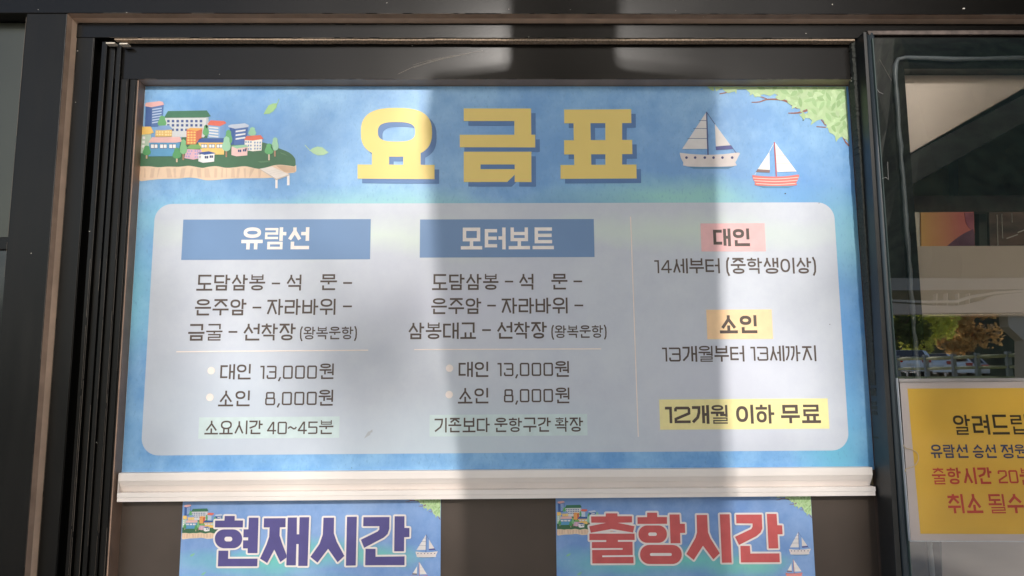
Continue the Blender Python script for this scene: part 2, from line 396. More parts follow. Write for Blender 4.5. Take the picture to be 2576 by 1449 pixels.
def letters(buf, s, u0, u1, vt, vb, y, t, m, yp=0.0, gap=.10, relw=None, vmid=None):
    """lettering on the plane yp, measured in the photograph: left, right, top and bottom of its ink"""
    x0 = P(u0, (vt+vb)/2, yp)[0]; x1 = P(u1, (vt+vb)/2, yp)[0]; um = (u0+u1)/2
    z1 = P(um, vt, yp)[1]; z0 = P(um, vb, yp)[1]
    for g in text_polys(s, x0, x1, z0, z1, t, gap, relw): sheet(buf, g, y, m)

# ------------------------------------------------------------------ materials of the place
BLACK = mat('black_anodised', (15,13,11), rough=0.24, var=0.12, scale=7, bump=0.04, bscale=420, spec=0.20, rvar=0.04, stretch=(.3,1,1))
BLACK_V = mat('black_anodised_worn', (15,14,12), rough=0.34, var=0.25, scale=9, bump=0.05, bscale=380, spec=0.22, flecks=-0.02, fleck_rgb=(120,112,100), rvar=0.08, stretch=(4,4,.5))
DEEP = mat('dark_recess', (12,12,12), rough=0.7, var=0.1)
BROWN_SHEEN = mat('brown_painted_sheen', (166,140,122), rough=0.5, var=0.18, scale=22, bump=0.1, stretch=(1,1,1))  # glancing reflection on the header's underside, put into the colour
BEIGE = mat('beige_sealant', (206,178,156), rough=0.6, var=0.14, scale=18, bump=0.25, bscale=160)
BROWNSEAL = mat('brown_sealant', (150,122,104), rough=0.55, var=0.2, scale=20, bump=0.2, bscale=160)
FELT = mat('dusty_felt_seal', (170,150,130), rough=0.9, var=0.45, scale=220, bump=0.6, bscale=500)
PILE = mat('grey_brush_pile', (60,62,58), rough=0.95, var=0.4, scale=200, bump=0.8, bscale=600)
RUBBER = mat('dark_rubber', (30,32,33), rough=0.45, var=0.2, scale=40)
TUBE = mat('glossy_dark_tube', (58,66,72), rough=0.25, var=0.3, scale=16, spec=0.6, bump=0.15, bscale=60, stretch=(1,1,.3))
SILICONE = mat('grey_silicone', (120,128,134), rough=0.38, var=0.12, scale=30, bump=0.2, bscale=90)
PVC = mat('white_pvc', (238,230,224), rough=0.40, var=0.03, scale=12, bump=0.03, bscale=200)
PAPER = mat('white_paper', (196,188,188), rough=0.6, var=0.03, scale=10)
YELLOW = mat('yellow_print', (222,184,72), rough=0.42, var=0.07, scale=6, bump=.25, bscale=9)

# ------------------------------------------------------------------ large structure: building wall, ground, room
XR = 2.1
wall = Buf()
wall.box(-4.5, -1.62, -0.06, 0.25, 0, 5.9); wall.box(-1.62, XR, -0.06, 0.25, ZT+0.62, 5.9); wall.box(XR, 6, -0.06, 0.25, 0, 5.9)
wall.box(-1.62, XR, -0.06, 0.25, 0, ZT-1.95)
struct(wall.obj('wall', mat('grey_cladding', (120,116,110), rough=0.6, var=0.1, scale=6)))

ym = -0.100                                    # front of the glass of the right window
def M(u, v, Y):
    x, z = P(u, v, Y); return Vector((x, 2*ym-Y, z))
LOT = M(2400, 949, 28).z                        # level of the car park
def gz(x, y): return 0 if y > -20 else (LOT*min(1, (-20-y)/7.5) if y > -27.5 else LOT)
gb = Buf(); ys = [3, -1, -6, -12, -20, -23, -25.5, -27.5, -29, -45, -80, -160, -400]
xs = [-300, -120, -60, -30, -15, -5, 0, 5, 12, 20, 30, 45, 70, 120, 300]
for yy in ys:
    for xx in xs: gb.v.append((xx, yy, gz(xx, yy)))
nx = len(xs)
for i in range(len(ys)-1):
    for j in range(nx-1): gb.f.append((i*nx+j, (i+1)*nx+j, (i+1)*nx+j+1, i*nx+j+1)); gb.mi.append(0)
struct(gb.obj('ground', mat('pale_paving', (188,178,166), rough=0.85, var=0.12, scale=1.5)))
g2 = Buf()
for ya, yb in ((-20, -23), (-23, -25.5), (-25.5, -27.5), (-27.5, -29.5)):
    g2.add([(-60, ya, gz(0, ya)+.02), (90, ya, gz(0, ya)+.02), (90, yb, gz(0, yb)+.02), (-60, yb, gz(0, yb)+.02)], [(0,3,2,1)])
struct(g2.obj('grass_bank', mat('grass', (92,112,60), rough=0.9, var=0.3, scale=4, bump=0.5)))

# ------------------------------------------------------------------ fixed window frame
fr = thing('window_frame', 'fixed black metal window frame with beige sealant lines round the price board', 'window frame')
h = Buf(); h.box(-1.62, XR, -0.09, 0.02, ZT+0.150, ZT+0.62); h.obj('header', BLACK, fr, 0.002)
h = Buf(); h.box(-1.147, -1.048, -0.09, 0.02, ZT-1.95, ZT+0.150); h.obj('mullion', BLACK_V, fr, 0.002)
h = Buf(); h.box(-1.045, XR, -0.055, 0.02, ZT+0.1035, ZT+0.147); h.box(-1.045, XR, -0.0575, -0.05, ZT+0.1035, ZT+0.139); h.obj('head_rail', BLACK, fr, 0.0012)
h = Buf(); h.box(-1.045, -0.998, -0.055, 0.02, ZT-1.95, ZT+0.1035); h.box(-1.0395, -0.999, -0.0575, -0.05, ZT-1.95, ZT+0.1035); h.obj('jamb', BLACK_V, fr, 0.0012)
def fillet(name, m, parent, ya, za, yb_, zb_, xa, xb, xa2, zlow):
    """sloping strip of sealant or painted sheen: along the head from (ya, za) to (yb_, zb_), and down the left side from xa to xa2"""
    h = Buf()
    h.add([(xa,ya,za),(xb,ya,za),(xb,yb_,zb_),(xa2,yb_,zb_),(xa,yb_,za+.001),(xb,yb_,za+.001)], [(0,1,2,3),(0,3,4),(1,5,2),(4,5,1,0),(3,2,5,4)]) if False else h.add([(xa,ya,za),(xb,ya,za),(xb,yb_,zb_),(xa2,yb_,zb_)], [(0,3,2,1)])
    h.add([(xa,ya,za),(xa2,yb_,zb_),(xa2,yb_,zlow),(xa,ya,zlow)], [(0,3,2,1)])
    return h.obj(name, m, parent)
fillet('painted_sheen_edge', BROWN_SHEEN, fr, -.0895, ZT+.1500, -.0735, ZT+.1468, -1.0480, XR, -1.0452, ZT-1.95)
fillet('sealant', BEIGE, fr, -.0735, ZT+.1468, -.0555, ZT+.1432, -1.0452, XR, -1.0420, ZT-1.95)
h = Buf()
x = -0.95; rs = random.Random(5)
while x < 0.90:
    x2 = min(0.90, x+rs.uniform(.05, .2)); h.box(x, x2, -0.0535-rs.uniform(0, .001), -0.0335, ZT+0.0985+rs.uniform(0,.0012), ZT+0.1036); x = x2
h.obj('felt_seal', FELT, fr)
h = Buf(); h.box(-0.998, -0.985, -0.012, 0.02, ZT-1.95, ZT+0.1035); h.obj('track_recess', DEEP, fr)
h = Buf()
for (u0, u1, v) in ((270, 292, 110), (304, 324, 111.5)):
    p0 = P(u0, v, -.05); p1 = P(u1, v+2, -.05); h.box(p0[0], p1[0], -.0565, -.04, p1[1]-.0005, p0[1]+.0005)
h.obj('packing_shim', mat('white_shim', (225,215,200), rough=.5), fr)

# ------------------------------------------------------------------ sash that holds the price board
sa = thing('window_sash', 'black sliding sash with grooved left edge framing the price board', 'window sash')
h = Buf(); h.box(-0.985, 0.912, -0.033, 0.03, ZT+0.0057, ZT+0.0983); h.obj('top_rail', BLACK, sa, 0.0012)
XV = lambda u, y: P(u, 1449, y)[0]
prof = [(-.985, XV(174, -.045), -.046), (XV(174, -.045), XV(178, -.047), -.048), (XV(178, -.04), XV(199, -.04), -.038), (XV(199, -.03), XV(207, -.03), -.018),
        (XV(207, -.04), XV(219, -.04), -.043), (XV(219, -.036), XV(240, -.036), -.036), (XV(240, -.04), XV(243, -.04), -.040), (XV(243, -.036), XV(262, -.036), -.034), (XV(262, -.036), -.8975, -.0335)]
for i, (xa, xb, yf) in enumerate(prof):
    if i and xa < prof[i-1][1]-.0001: xa = prof[i-1][1]
    if i+1 < len(prof) and xb < xa: xb = xa+.001
    hb = Buf(); hb.box(xa+.0002, xb-.0002, yf, 0.03, ZT-1.95, ZT+0.0990 - (0.0 if xb < -.93 else .0935)); prof[i] = (xa, xb, yf)
    hb.obj('stile_rib', BLACK_V if yf > -.045 else BLACK, sa, 0.0008)
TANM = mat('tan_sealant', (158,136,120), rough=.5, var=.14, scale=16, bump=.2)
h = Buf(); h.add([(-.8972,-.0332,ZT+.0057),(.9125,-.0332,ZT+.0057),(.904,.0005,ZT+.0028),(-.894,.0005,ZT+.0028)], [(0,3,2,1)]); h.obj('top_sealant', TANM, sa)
h = Buf(); h.box(-0.894, 0.903, 0.0005, 0.012, ZT+0.0022, ZT+0.0034); h.obj('shadow_gap', DEEP, sa)
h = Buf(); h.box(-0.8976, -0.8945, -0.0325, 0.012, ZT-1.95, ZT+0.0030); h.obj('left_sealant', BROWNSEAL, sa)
h = Buf(); h.box(0.9035, 0.9125, -0.0325, 0.012, ZT-1.95, ZT+0.0030); h.obj('right_sealant', mat('dark_brown_sealant', (84,68,60), rough=.5, var=.2, scale=20), sa)
h = Buf(); h.box(0.9127, 0.945, -0.0345, 0.03, ZT-1.95, ZT+0.0990); h.obj('right_stile', BLACK, sa, 0.001)
# long scratch on the top rail
h = Buf()
sp = [(1000,187),(1040,168),(1076,157),(1110,148),(1146,140),(1183,132.5),(1215,128)]
rs = random.Random(2)
for off, a0, a1, wd in ((0, 0, 6, .00035), (-3, 2, 4, .00025), (2.5, 1, 5, .0003), (-5.5, 1, 3, .0002)):
    pts = [P(u, v+off*(1-k*.12), -.0333) for k, (u, v) in enumerate(sp)][a0:a1+1]
    for a, b in zip(pts[:-1], pts[1:]): h.prism(seg(a, b, wd), -.0334, -.0331)
h.obj('scratch', mat('bare_metal_scratch', (150,138,120), rough=.4), sa)

# small paint chips along the frame edges
h = Buf(); rs = random.Random(11)
for (u, v, y, s) in [(700,46,-.0905,1),(1770,42,-.0905,1.2),(2425,21,-.0905,3.2),(2094,11,-.0905,2.4),(973,7,-.0905,2),(318,31,-.0905,1.5),(195,128,-.0585,1.6),(190,257,-.0585,1.2),(1037,115,-.034,1.2),(2028,84,-.0585,1.3),(2144,196,-.0355,2.6),(2142,204,-.0355,2.),(552,187,-.034,1),(1330,93,-.0585,1.1),(1700,26,-.0905,1),(1435,24,-.0905,1.1),(1280,23,-.0905,1.3),(78,637,-.0905,1.6),(242,1113,-.0385,1.6),(225,582,-.047,1.6),(96,24,-.0905,1.2)]:
    p = P(u, v, y); r = .0008*s
    h.prism([(p[0]+r*rs.uniform(.5,1.2)*math.cos(a)*rs.choice((1,1.6)), p[1]+r*rs.uniform(.5,1)*math.sin(a)) for a in [k*1.2566+rs.random()*.4 for k in range(5)]], y, y+.0008)
o = h.obj('paint_chip', mat('pale_paint_chip', (205,200,190), rough=.6), fr); o['kind'] = 'stuff'

# worn bright lines along the sharp edges of the profiles
h = Buf(); rs = random.Random(17)
def worn_h(z, y, x0, x1, wd, keep):
    x = x0
    while x < x1:
        L_ = rs.uniform(.01, .12); w2 = wd*rs.uniform(.4, 1)
        if rs.random() < keep: h.box(x, min(x+L_, x1), y-.0003, y+.0003, z, z+w2)
        x += L_+rs.uniform(.002, .03)
def worn_v(x, y, z0, z1, wd, keep):
    z = z0
    while z < z1:
        L_ = rs.uniform(.08, .45); w2 = wd*rs.uniform(.4, 1)
        if rs.random() < keep: h.box(x, x+w2, y-.0003, y+.0003, z, min(z+L_, z1))
        z += L_+rs.uniform(.002, .02)
worn_h(ZT+.1504, -.0902, -1.04, XR, .0007, .7); worn_h(ZT+.1036, -.0577, -.96, .88, .0006, .8); worn_h(ZT+.0061, -.0332, -.88, .90, .0006, .7); worn_h(ZT+.1388, -.0577, -1.03, .86, .0004, .4)
worn_v(-1.0398, -.0577, ZT-1.6, ZT+.09, .0005, .7); worn_v(-1.1470, -.0902, ZT-.5, ZT+.14, .0007, .6); worn_v(-1.0490, -.0902, ZT-1.6, ZT+.14, .0005, .35)
for (xa, xb, yf) in prof[:-1]:
    if yf < -.03: worn_v(xb-.0012, yf-.0002, ZT-1.5, ZT-.45, .0007, .75); worn_v(xb-.0012, yf-.0002, ZT-.45, ZT+.0, .0005, .4)
o = h.obj('worn_edge', mat('worn_edge_metal', (96,86,76), rough=.45, var=.4, scale=60), sa); o['kind'] = 'stuff'

# window panes and blinds left of the mullion
sd = thing('side_window', 'narrow olive grey window pane at the far left beyond the mullion', 'window')
h = Buf(); h.box(-1.62, -1.149, -0.045, 0.0, ZT-0.398, ZT+0.148); h.obj('upper_pane', mat('olive_pane', (52,54,44), rough=.30, var=.12, scale=3), sd)
h = Buf(); h.box(-1.62, -1.149, -0.055, 0.0, ZT-0.428, ZT-0.398); h.obj('crossbar', BLACK, sd, .001)
h = Buf(); h.box(-1.62, -1.149, -0.045, 0.0, ZT-1.95, ZT-0.428); h.obj('lower_pane', mat('black_pane', (24,24,22), rough=.12, var=.5, scale=30, flecks=.07, fleck_rgb=(110,115,95)), sd)  # pale flecks painted in for bits of reflected trees

# ------------------------------------------------------------------ price board
pb = thing('price_board', 'large blue ferry price board with yellow title, island drawing and pale rounded table', 'price board')
def bw(u, v): return P(u, v, 0.0)
def blob(u, v, ru, rv, rgb, amt): x, z = P(u, v, 0); return (x, z, ru*.00125, rv*.00135, rgb, amt*1.35)
BLUE_LO, BLUE_HI = (108,163,218), (148,197,236)
TEAL = (146,208,206); DEEPB = (98,146,202)
SHEET = print_material('board_print', BLUE_LO, BLUE_HI, [
    blob(1000,505,420,75,TEAL,1.1), blob(640,500,330,60,(140,205,225),.9), blob(1800,480,420,80,TEAL,1.25), blob(2120,545,130,120,TEAL,.8),
    blob(1480,505,250,70,DEEPB,.9), blob(620,300,300,110,DEEPB,.6), blob(1420,300,520,120,(104,158,216),.5), blob(2060,420,200,130,(88,150,216),.6),
    blob(340,700,120,140,(130,205,225),.9), blob(320,1000,90,220,(100,160,215),.6), blob(2150,1030,90,180,(110,185,215),.9), blob(2165,760,60,220,(96,156,216),.7),
    blob(1040,1175,220,40,(130,190,220),.6), blob(350,300,100,180,(140,190,230),.5)])
h = Buf(); h.box(-0.8935, 0.9020, 0.0, 0.006, ZT-0.962, ZT+0.0012); h.obj('backing_sheet', SHEET, pb)
h = Buf(); h.box(-0.8945, 0.9030, 0.001, 0.0055, ZT-0.963, ZT+0.0022); h.obj('sheet_edge', mat('pale_sheet_edge', (205,220,232), rough=.5), pb)

# rounded pale table
def rrect(x0, z0, x1, z1, r, n=10):
    out = []
    for cx, cz, a0 in ((x1-r, z1-r, 0), (x0+r, z1-r, 90), (x0+r, z0+r, 180), (x1-r, z0+r, 270)):
        out += [(cx+r*math.cos(R(a0+90*k/n)), cz+r*math.sin(R(a0+90*k/n))) for k in range(n+1)]
    return out
xl, xr2 = (P(388,560)[0]+P(357,1100)[0])/2, (P(2099,560)[0]+P(2135,1090)[0])/2
zt, zb = (P(700,513)[1]+P(1900,509)[1])/2, (P(700,1143)[1]+P(1900,1135)[1])/2
PANEL = print_material('table_print', (196,202,214), (205,211,220), [
    blob(1000,535,700,40,(212,226,216),.6), blob(1800,525,400,40,(210,226,214),.6), blob(1200,700,300,120,(204,206,222),.5), blob(620,1000,300,160,(196,210,224),.5),
    blob(1250,1050,400,100,(194,212,222),.5), blob(1900,900,200,160,(208,211,224),.5)], speck=0.03)
h = Buf(); sheet(h, [rrect(xl, zb, xr2, zt, .042)], -.0004, None); h.obj('table_panel', PANEL, pb)

DK = ink((84,72,66)); WH = ink((246,238,232)); NAVYB = None
def rect_print(name, q, y, m, parent=pb, yp=0.0):
    h = Buf(); x0 = (P(*q[0], yp)[0]+P(*q[3], yp)[0])/2; x1 = (P(*q[1], yp)[0]+P(*q[2], yp)[0])/2
    z1 = (P(*q[0], yp)[1]+P(*q[1], yp)[1])/2; z0 = (P(*q[2], yp)[1]+P(*q[3], yp)[1])/2
    sheet(h, [[(x0,z0),(x1,z0),(x1,z1),(x0,z1)]], y, None); return h.obj(name, m, parent)
HEADB = mat('heading_blue', (112,146,188), rough=.42, var=.05, scale=5, spec=.4)
rect_print('heading_box', [(461.8,552),(932.5,552),(931.5,652.8),(456,653.6)], -.0008, HEADB)
rect_print('heading_box', [(1056.5,552),(1493.8,551.4),(1495.5,647),(1056.2,648)], -.0008, HEADB)
rect_print('pink_box', [(1762,562.5),(1923.6,561.5),(1926,632),(1764,633)], -.0008, ink((244,192,192)))
rect_print('orange_box', [(1776.5,779.3),(1940.7,778.3),(1944.7,852.3),(1778.9,853.7)], -.0008, ink((250,212,166)))
rect_print('yellow_box', [(1658,1004.4),(2082,1002.7),(2086,1078.4),(1660.3,1080.8)], -.0008, ink((244,232,166)))
rect_print('mint_box', [(501,1050),(854,1047.3),(854,1101.5),(499.3,1103.2)], -.0008, ink((204,221,222)))
rect_print('mint_box', [(1081.3,1043.2),(1476.7,1041.6),(1478.4,1096),(1080,1097.5)], -.0008, ink((204,221,222)))

TY = -.0012
def word(s, a, b, c, d, t, m, **k):
    h = Buf(); letters(h, s, a, b, c, d, TY, t, m, **k); h.obj('lettering', None, pb)
B_ = lambda s, a, b, c, d, t, m=WH, **k: word(s, a, b, c, d, t, m, **k)
B_('유람선', 608, 779, 572, 627.5, .155); B_('모터보트', 1159.4, 1393, 572.5, 627.5, .155, gap=.12)

B_ = lambda s, a, b, c, d, t=.116, m=DK, **k: word(s, a, b, c, d, t, m, **k)
def dash(u0, u1, v):
    h = Buf(); a, b = P(u0, v), P(u1, v); sheet(h, [seg(a, b, .0042)], TY, DK); h.obj('dash', None, pb)
# first column
B_('도담삼봉', 495, 667.5, 691, 731); dash(684, 705, 713.2); B_('석', 721.5, 759, 691, 731); B_('문', 806, 848, 690, 730); dash(863.5, 886, 712)
B_('은주암', 491, 620, 752.5, 793.5); dash(635.7, 657.8, 773.8); B_('자라바위', 672.5, 845, 752, 792.5); dash(863, 885.6, 770.8)
B_('금굴', 474, 560, 815, 857); dash(575.4, 597.5, 835); B_('선착장', 613, 744, 814, 856.5); B_('(왕복운항)', 755, 898, 822, 853.7, .112)
B_('대인', 554.6, 631.7, 916, 954.5); B_('13,000', 655, 797.5, 918, 953, .112, gap=.17); B_('원', 804, 840.5, 914.5, 953.5)
B_('소인', 549.6, 629.4, 982.6, 1022); B_('8,000', 667.6, 797, 984, 1019, .112, gap=.17); B_('원', 801.6, 838.8, 980.5, 1020.5)
B_('소요시간', 515.4, 661, 1058, 1092.5, .118); B_('40~45', 672, 799, 1059, 1092, .112); B_('분', 803, 839, 1057, 1092, .112)
# second column
B_('도담삼봉', 1087, 1254, 689.5, 729.5); dash(1270, 1291, 708.5); B_('석', 1306, 1342.7, 689, 729); B_('문', 1387, 1427.5, 689, 728.5); dash(1442.5, 1464.3, 708)
B_('은주암', 1085, 1210.6, 750, 790); dash(1225.7, 1247.5, 769); B_('자라바위', 1262, 1428.5, 749, 789); dash(1445, 1467, 768.5)
B_('삼봉대교', 1027.7, 1197.5, 811.5, 853); dash(1213, 1234.8, 830.5); B_('선착장', 1250.5, 1375.5, 810, 852); B_('(왕복운항)', 1387, 1525.6, 818.5, 850, .112)
B_('대인', 1153.7, 1229, 910, 948.5); B_('13,000', 1251.5, 1391, 911, 946, .112, gap=.17); B_('원', 1396, 1431.8, 908.5, 948)
B_('소인', 1152, 1229, 976, 1015); B_('8,000', 1267.6, 1391, 977, 1012, .112, gap=.17); B_('원', 1397, 1433, 975, 1014.5)
B_('기존보다', 1092.3, 1232, 1051, 1087.5, .112); B_('운항구간', 1243.8, 1385.6, 1050.5, 1086.5, .112); B_('확장', 1396, 1466.7, 1050, 1086, .112)
# third column
B_('14', 1646, 1689.5, 653, 687.5, .112, gap=.12); B_('세부터', 1693, 1811, 650, 688); B_('(중학생이상)', 1826.4, 2052, 648.5, 688.5)
B_('13', 1665.4, 1712, 872.5, 909.5, .112, gap=.12); B_('개월부터', 1717, 1872.7, 870, 910); B_('13', 1887.8, 1932, 870.5, 907.5, .112, gap=.12); B_('세까지', 1936, 2053.6, 869, 909)
BD = lambda s, a, b, c, d, t=.165: word(s, a, b, c, d, t, DK)
BD('대인', 1794, 1886, 575, 619.5); BD('소인', 1810, 1904.5, 793, 838.6)
BD('12', 1673, 1736.5, 1021, 1064.5, .155); BD('개월', 1741, 1830.8, 1019, 1066, .155); BD('이하', 1850, 1947.4, 1018, 1065.7, .155); BD('무료', 1964, 2063.7, 1018, 1064.5, .155)
# rules and bullets
for a, b in (((444,885),(926.5,881)), ((1042,879.5),(1512,877.6)), ((1586,545.4),(1605.4,1099))): 
    h = Buf(); sheet(h, [seg(P(*a), P(*b), .0028)], TY, None); h.obj('rule_line', ink((244,232,224)), pb)
for (u, v) in ((531.8,932.4),(528.5,999.4),(1130.9,926.4),(1130,992.7)):
    h = Buf(); x, z = P(u, v); sheet(h, [disc(x, z, .0090, 24)], TY, None); h.obj('bullet', ink((244,232,224)), pb)

# title, traced: zoom (1340,0) 1 px = .5245 px of the photograph
def TZ(p, dx=0, dy=0): return P(856.1+(p[0]+dx)*.33510, (p[1]+dy)*.33510)
def superring(x0, y0, x1, y1, hx0, hy0, hx1, hy1, e, he, n=44):
    def pt(a0, b0, a1, b1, ee, k):
        c, s = math.cos(2*math.pi*k/n), math.sin(2*math.pi*k/n)
        return ((a0+a1)/2+(a1-a0)/2*math.copysign(abs(c)**(2/ee), c), (b0+b1)/2+(b1-b0)/2*math.copysign(abs(s)**(2/ee), s))
    return [[pt(x0,y0,x1,y1,e,k), pt(x0,y0,x1,y1,e,k+1), pt(hx0,hy0,hx1,hy1,he,k+1), pt(hx0,hy0,hx1,hy1,he,k)] for k in range(n)]
TITLE = [
  superring(155,811,689,1178, 283,918,562,1064, 2.7, 2.9)+[[(238,1130),(367,1130),(367,1240),(238,1240)],[(473,1130),(603,1130),(603,1240),(473,1240)],[(360,1120),(480,1120),(480,1169),(360,1169)],[(130,1236),(708,1239),(708,1346),(130,1342)]],
  [[(927,815),(1432,816),(1432,910),(927,910)],[(1307,900),(1432,900),(1434,1020),(1306,1020)],[(897,1013),(1463,1013),(1463,1108),(897,1107)],
   [(927,1140),(1434,1140),(1434,1236),(927,1236)],[(927,1230),(1053,1230),(1053,1368),(927,1367)],[(1309,1230),(1434,1230),(1435,1368),(1309,1367)],[(1050,1271),(1312,1271),(1309,1313),(1253,1367),(1050,1367)]],
  [[(1680,824),(2183,821),(2184,925),(1681,927)],[(1750,920),(1877,920),(1884,1240),(1756,1240)],[(1989,920),(2115,920),(2115,1240),(1989,1240)],[(1680,1054),(2190,1051),(2192,1158),(1680,1161)],[(1653,1240),(2222,1236),(2224,1341),(1653,1344)]]]
for gly in TITLE:
    h = Buf(); sheet(h, [[TZ(p, 34, 34) for p in q] for q in gly], -.0009, None); h.obj('title_shadow', mat('title_shadow_blue', (72,118,174), rough=.42, var=.05), pb)
    h = Buf(); sheet(h, [[TZ(p) for p in q] for q in gly], -.0014, None); h.obj('title_letter', mat('title_yellow', (238,210,116), rough=.40, var=.03, scale=8), pb)

# ---------------- drawings. Coordinates: zoom (530,330) 1 px = .19842 px
def IZ(p): return (338.6+p[0]*.19842, 210.8+p[1]*.19842)
CONV = P
class Art:
    def __init__(s, T): s.T = T; s.b = Buf()
    def poly(s, layer, rgb, pts, y0=-.0004):
        sheet(s.b, [[s.T(p) for p in pts]], y0-.00016*layer, ink(rgb, .05))
    def many(s, layer, rgb, polys, y0=-.0004):
        sheet(s.b, [[s.T(p) for p in q] for q in polys], y0-.00016*layer, ink(rgb, .05))
def smooth(pts, n=5):
    out = []
    for i in range(len(pts)-1):
        p0 = pts[max(i-1, 0)]; p1 = pts[i]; p2 = pts[i+1]; p3 = pts[min(i+2, len(pts)-1)]
        for k in range(n):
            t = k/n
            out.append(tuple(.5*((2*p1[j])+(-p0[j]+p2[j])*t+(2*p0[j]-5*p1[j]+4*p2[j]-p3[j])*t*t+(-p0[j]+3*p1[j]-3*p2[j]+p3[j])*t**3) for j in (0, 1)))
    return out+[pts[-1]]
def q4(x0, y0, x1, y1, sk=0): return [(x0,y0),(x1,y0+sk),(x1,y1+sk),(x0,y1)]
def treeshape(cx, top, bot, w, kind=0):
    H = bot-top
    if kind == 0: pts = [(cx,top),(cx+w*.34,top+H*.12),(cx+w*.36,top+H*.35),(cx+w*.5,top+H*.62),(cx+w*.42,top+H*.88),(cx+w*.1,bot),(cx-w*.2,bot-H*.03),(cx-w*.48,top+H*.80),(cx-w*.44,top+H*.55),(cx-w*.30,top+H*.32),(cx-w*.26,top+H*.12),(cx,top)]
    return smooth(pts, 3)[:-1]
def island(T, parent, name='printed_island', xmax=None):
    A = Art(T)
    top = [(62,885),(200,860),(400,870),(560,850),(590,672),(760,690),(900,640),(1200,690),(1620,742),(1720,770),(1830,818),(1960,872),(2030,940),(2042,1000),(2040,1035),(2022,1048)]
    low = [(2022,1048),(1990,1043),(1870,1028),(1780,1032),(1700,1052),(1600,1078),(1520,1070),(1400,1045),(1280,1058),(1160,1065),(1040,1045),(940,1052),(860,1066),(760,1050),(680,1040),(560,1052),(420,1050),(300,1058),(180,1046),(55,1048)]
    cliff = [(2048,1030),(2050,1105),(2010,1130),(1960,1136),(1800,1180),(1690,1195),(1500,1198),(1300,1200),(1150,1208),(1010,1222),(900,1222),(800,1200),(680,1190),(560,1202),(420,1206),(300,1210),(200,1220),(45,1222),(55,1040)]
    low = smooth(low, 4)
    A.poly(0, (236,208,180), low[:-1]+[(52,1048)]+smooth(cliff[::-1], 3)[1:])
    rs = random.Random(4); st = []
    x = 60
    while x < 1660:
        w_ = rs.uniform(14, 60); sl = rs.uniform(-24, 24); e_ = rs.uniform(.1, 1.5); st.append([(x,1072),(x+w_,1072),(x+w_*e_+sl,1190),(x+sl,1190)]); x += w_+rs.uniform(30, 80)
    A.many(1, (222,192,166), st); A.poly(1, (214,180,150), [(1790,1035),(1900,1036),(1990,1052),(2035,1048),(2040,1120),(1960,1128),(1900,1120)])
    A.poly(2, (66,112,80), [(62,885),(200,860),(400,870),(560,850),(600,672),(760,690),(900,640),(1200,690),(1620,742)]+smooth(top[8:], 3)[1:-1]+low)
    A.poly(3, (90,134,96), [(1560,985),(1680,975),(1730,990),(1600,1002)]); A.poly(3, (90,134,96), [(1840,868),(1910,892),(1940,915),(1860,885)])
    # back row
    A.poly(3, (64,98,160), [(143,288),(365,270),(350,545),(132,548)]); A.poly(4, (86,120,178), [(222,290),(370,272),(352,545),(214,548)])
    A.poly(5, (234,182,178), [(132,268),(150,242),(320,222),(362,232),(375,268),(215,300),(140,288)])
    A.many(5, (180,200,226), [[(228-k*.5,321+k*33.5),(348-k*2,303+k*33.5),(348-k*2,318+k*33.5),(226-k*.5,338+k*33.5)] for k in range(6)])
    A.poly(3, (214,216,218), [(388,430),(940,428),(938,600),(880,680),(480,676),(388,640)]); A.poly(4, (188,194,198), [(908,432),(940,430),(925,560),(905,560)])
    A.poly(5, (62,118,90), [(378,428),(425,348),(918,340),(968,412),(900,430),(380,434)])
    A.many(5, (70,92,146), [q4(415+k*59,460+r*53,447+k*59-r*1,491+r*53) for r in range(2) for k in range(8)]+[q4(470+k*58,570,500+k*58,600) for k in range(4)])
    A.poly(3, (142,178,218), [(945,520),(1150,505),(1130,690),(925,690)]); A.poly(4, (122,160,206), [(1085,535),(1152,508),(1140,690),(1085,690)])
    A.poly(5, (228,112,92), [(925,512),(965,465),(1140,474),(1165,500),(1085,540),(940,525)])
    A.many(5, (232,230,228), [[(945,545+36*k),(1065,557+36*k),(1063,575+36*k),(944,562+36*k)] for k in range(4)])
    A.poly(3, (58,94,158), [(1205,555),(1435,545),(1420,775),(1225,772)]); A.poly(4, (78,112,174), [(1275,572),(1438,548),(1420,770),(1262,778)])
    A.poly(5, (196,206,222), [(1187,535),(1220,520),(1400,503),(1450,525),(1445,550),(1275,572),(1195,552)])
    A.many(5, (232,232,232), [[(1284,597+47*k),(1410-k*2,580+47*k),(1408-k*2,600+47*k),(1282,618+47*k)] for k in range(3)])
    for cx, t_, b_, w_, c in ((350,405,545,110,(104,172,112)),(905,520,660,80,(104,172,112)),(1190,583,770,100,(104,172,112)),(1492,550,660,100,(150,200,164))): A.poly(4 if cx != 350 else 6, c, treeshape(cx, t_, b_, w_))
    # second row
    A.poly(6, (244,202,112), [(90,545),(210,545),(245,620),(200,640),(84,648)]); A.poly(6, (182,204,184), [(80,648),(215,642),(200,880),(64,884)])
    A.many(7, (238,238,234), [q4(104,670,138,706),q4(100,723,134,758),q4(95,778,130,812)])
    A.poly(7, (228,190,118), [(270,590),(480,585),(475,672),(262,674)]); A.poly(8, (132,166,210), [(262,590),(310,535),(440,528),(492,578),(380,592)])
    A.many(8, (246,222,160), [q4(280+33*k,603+r*32,300+33*k,622+r*32) for k in range(3) for r in range(2)]+[q4(392+30*k,602+r*36,412+30*k,622+r*36) for k in range(3) for r in range(2)])
    A.poly(7, (226,128,84), [(662,590),(862,580),(850,690),(775,770),(658,772)]); A.poly(8, (210,110,80), [(790,600),(862,580),(850,695),(785,730)])
    A.poly(8, (236,176,92), [(655,582),(715,560),(880,568),(790,602)])
    A.many(8, (246,206,120), [q4(674+38*k,608+r*33,700+38*k,628+r*33) for k in range(3) for r in range(5)])
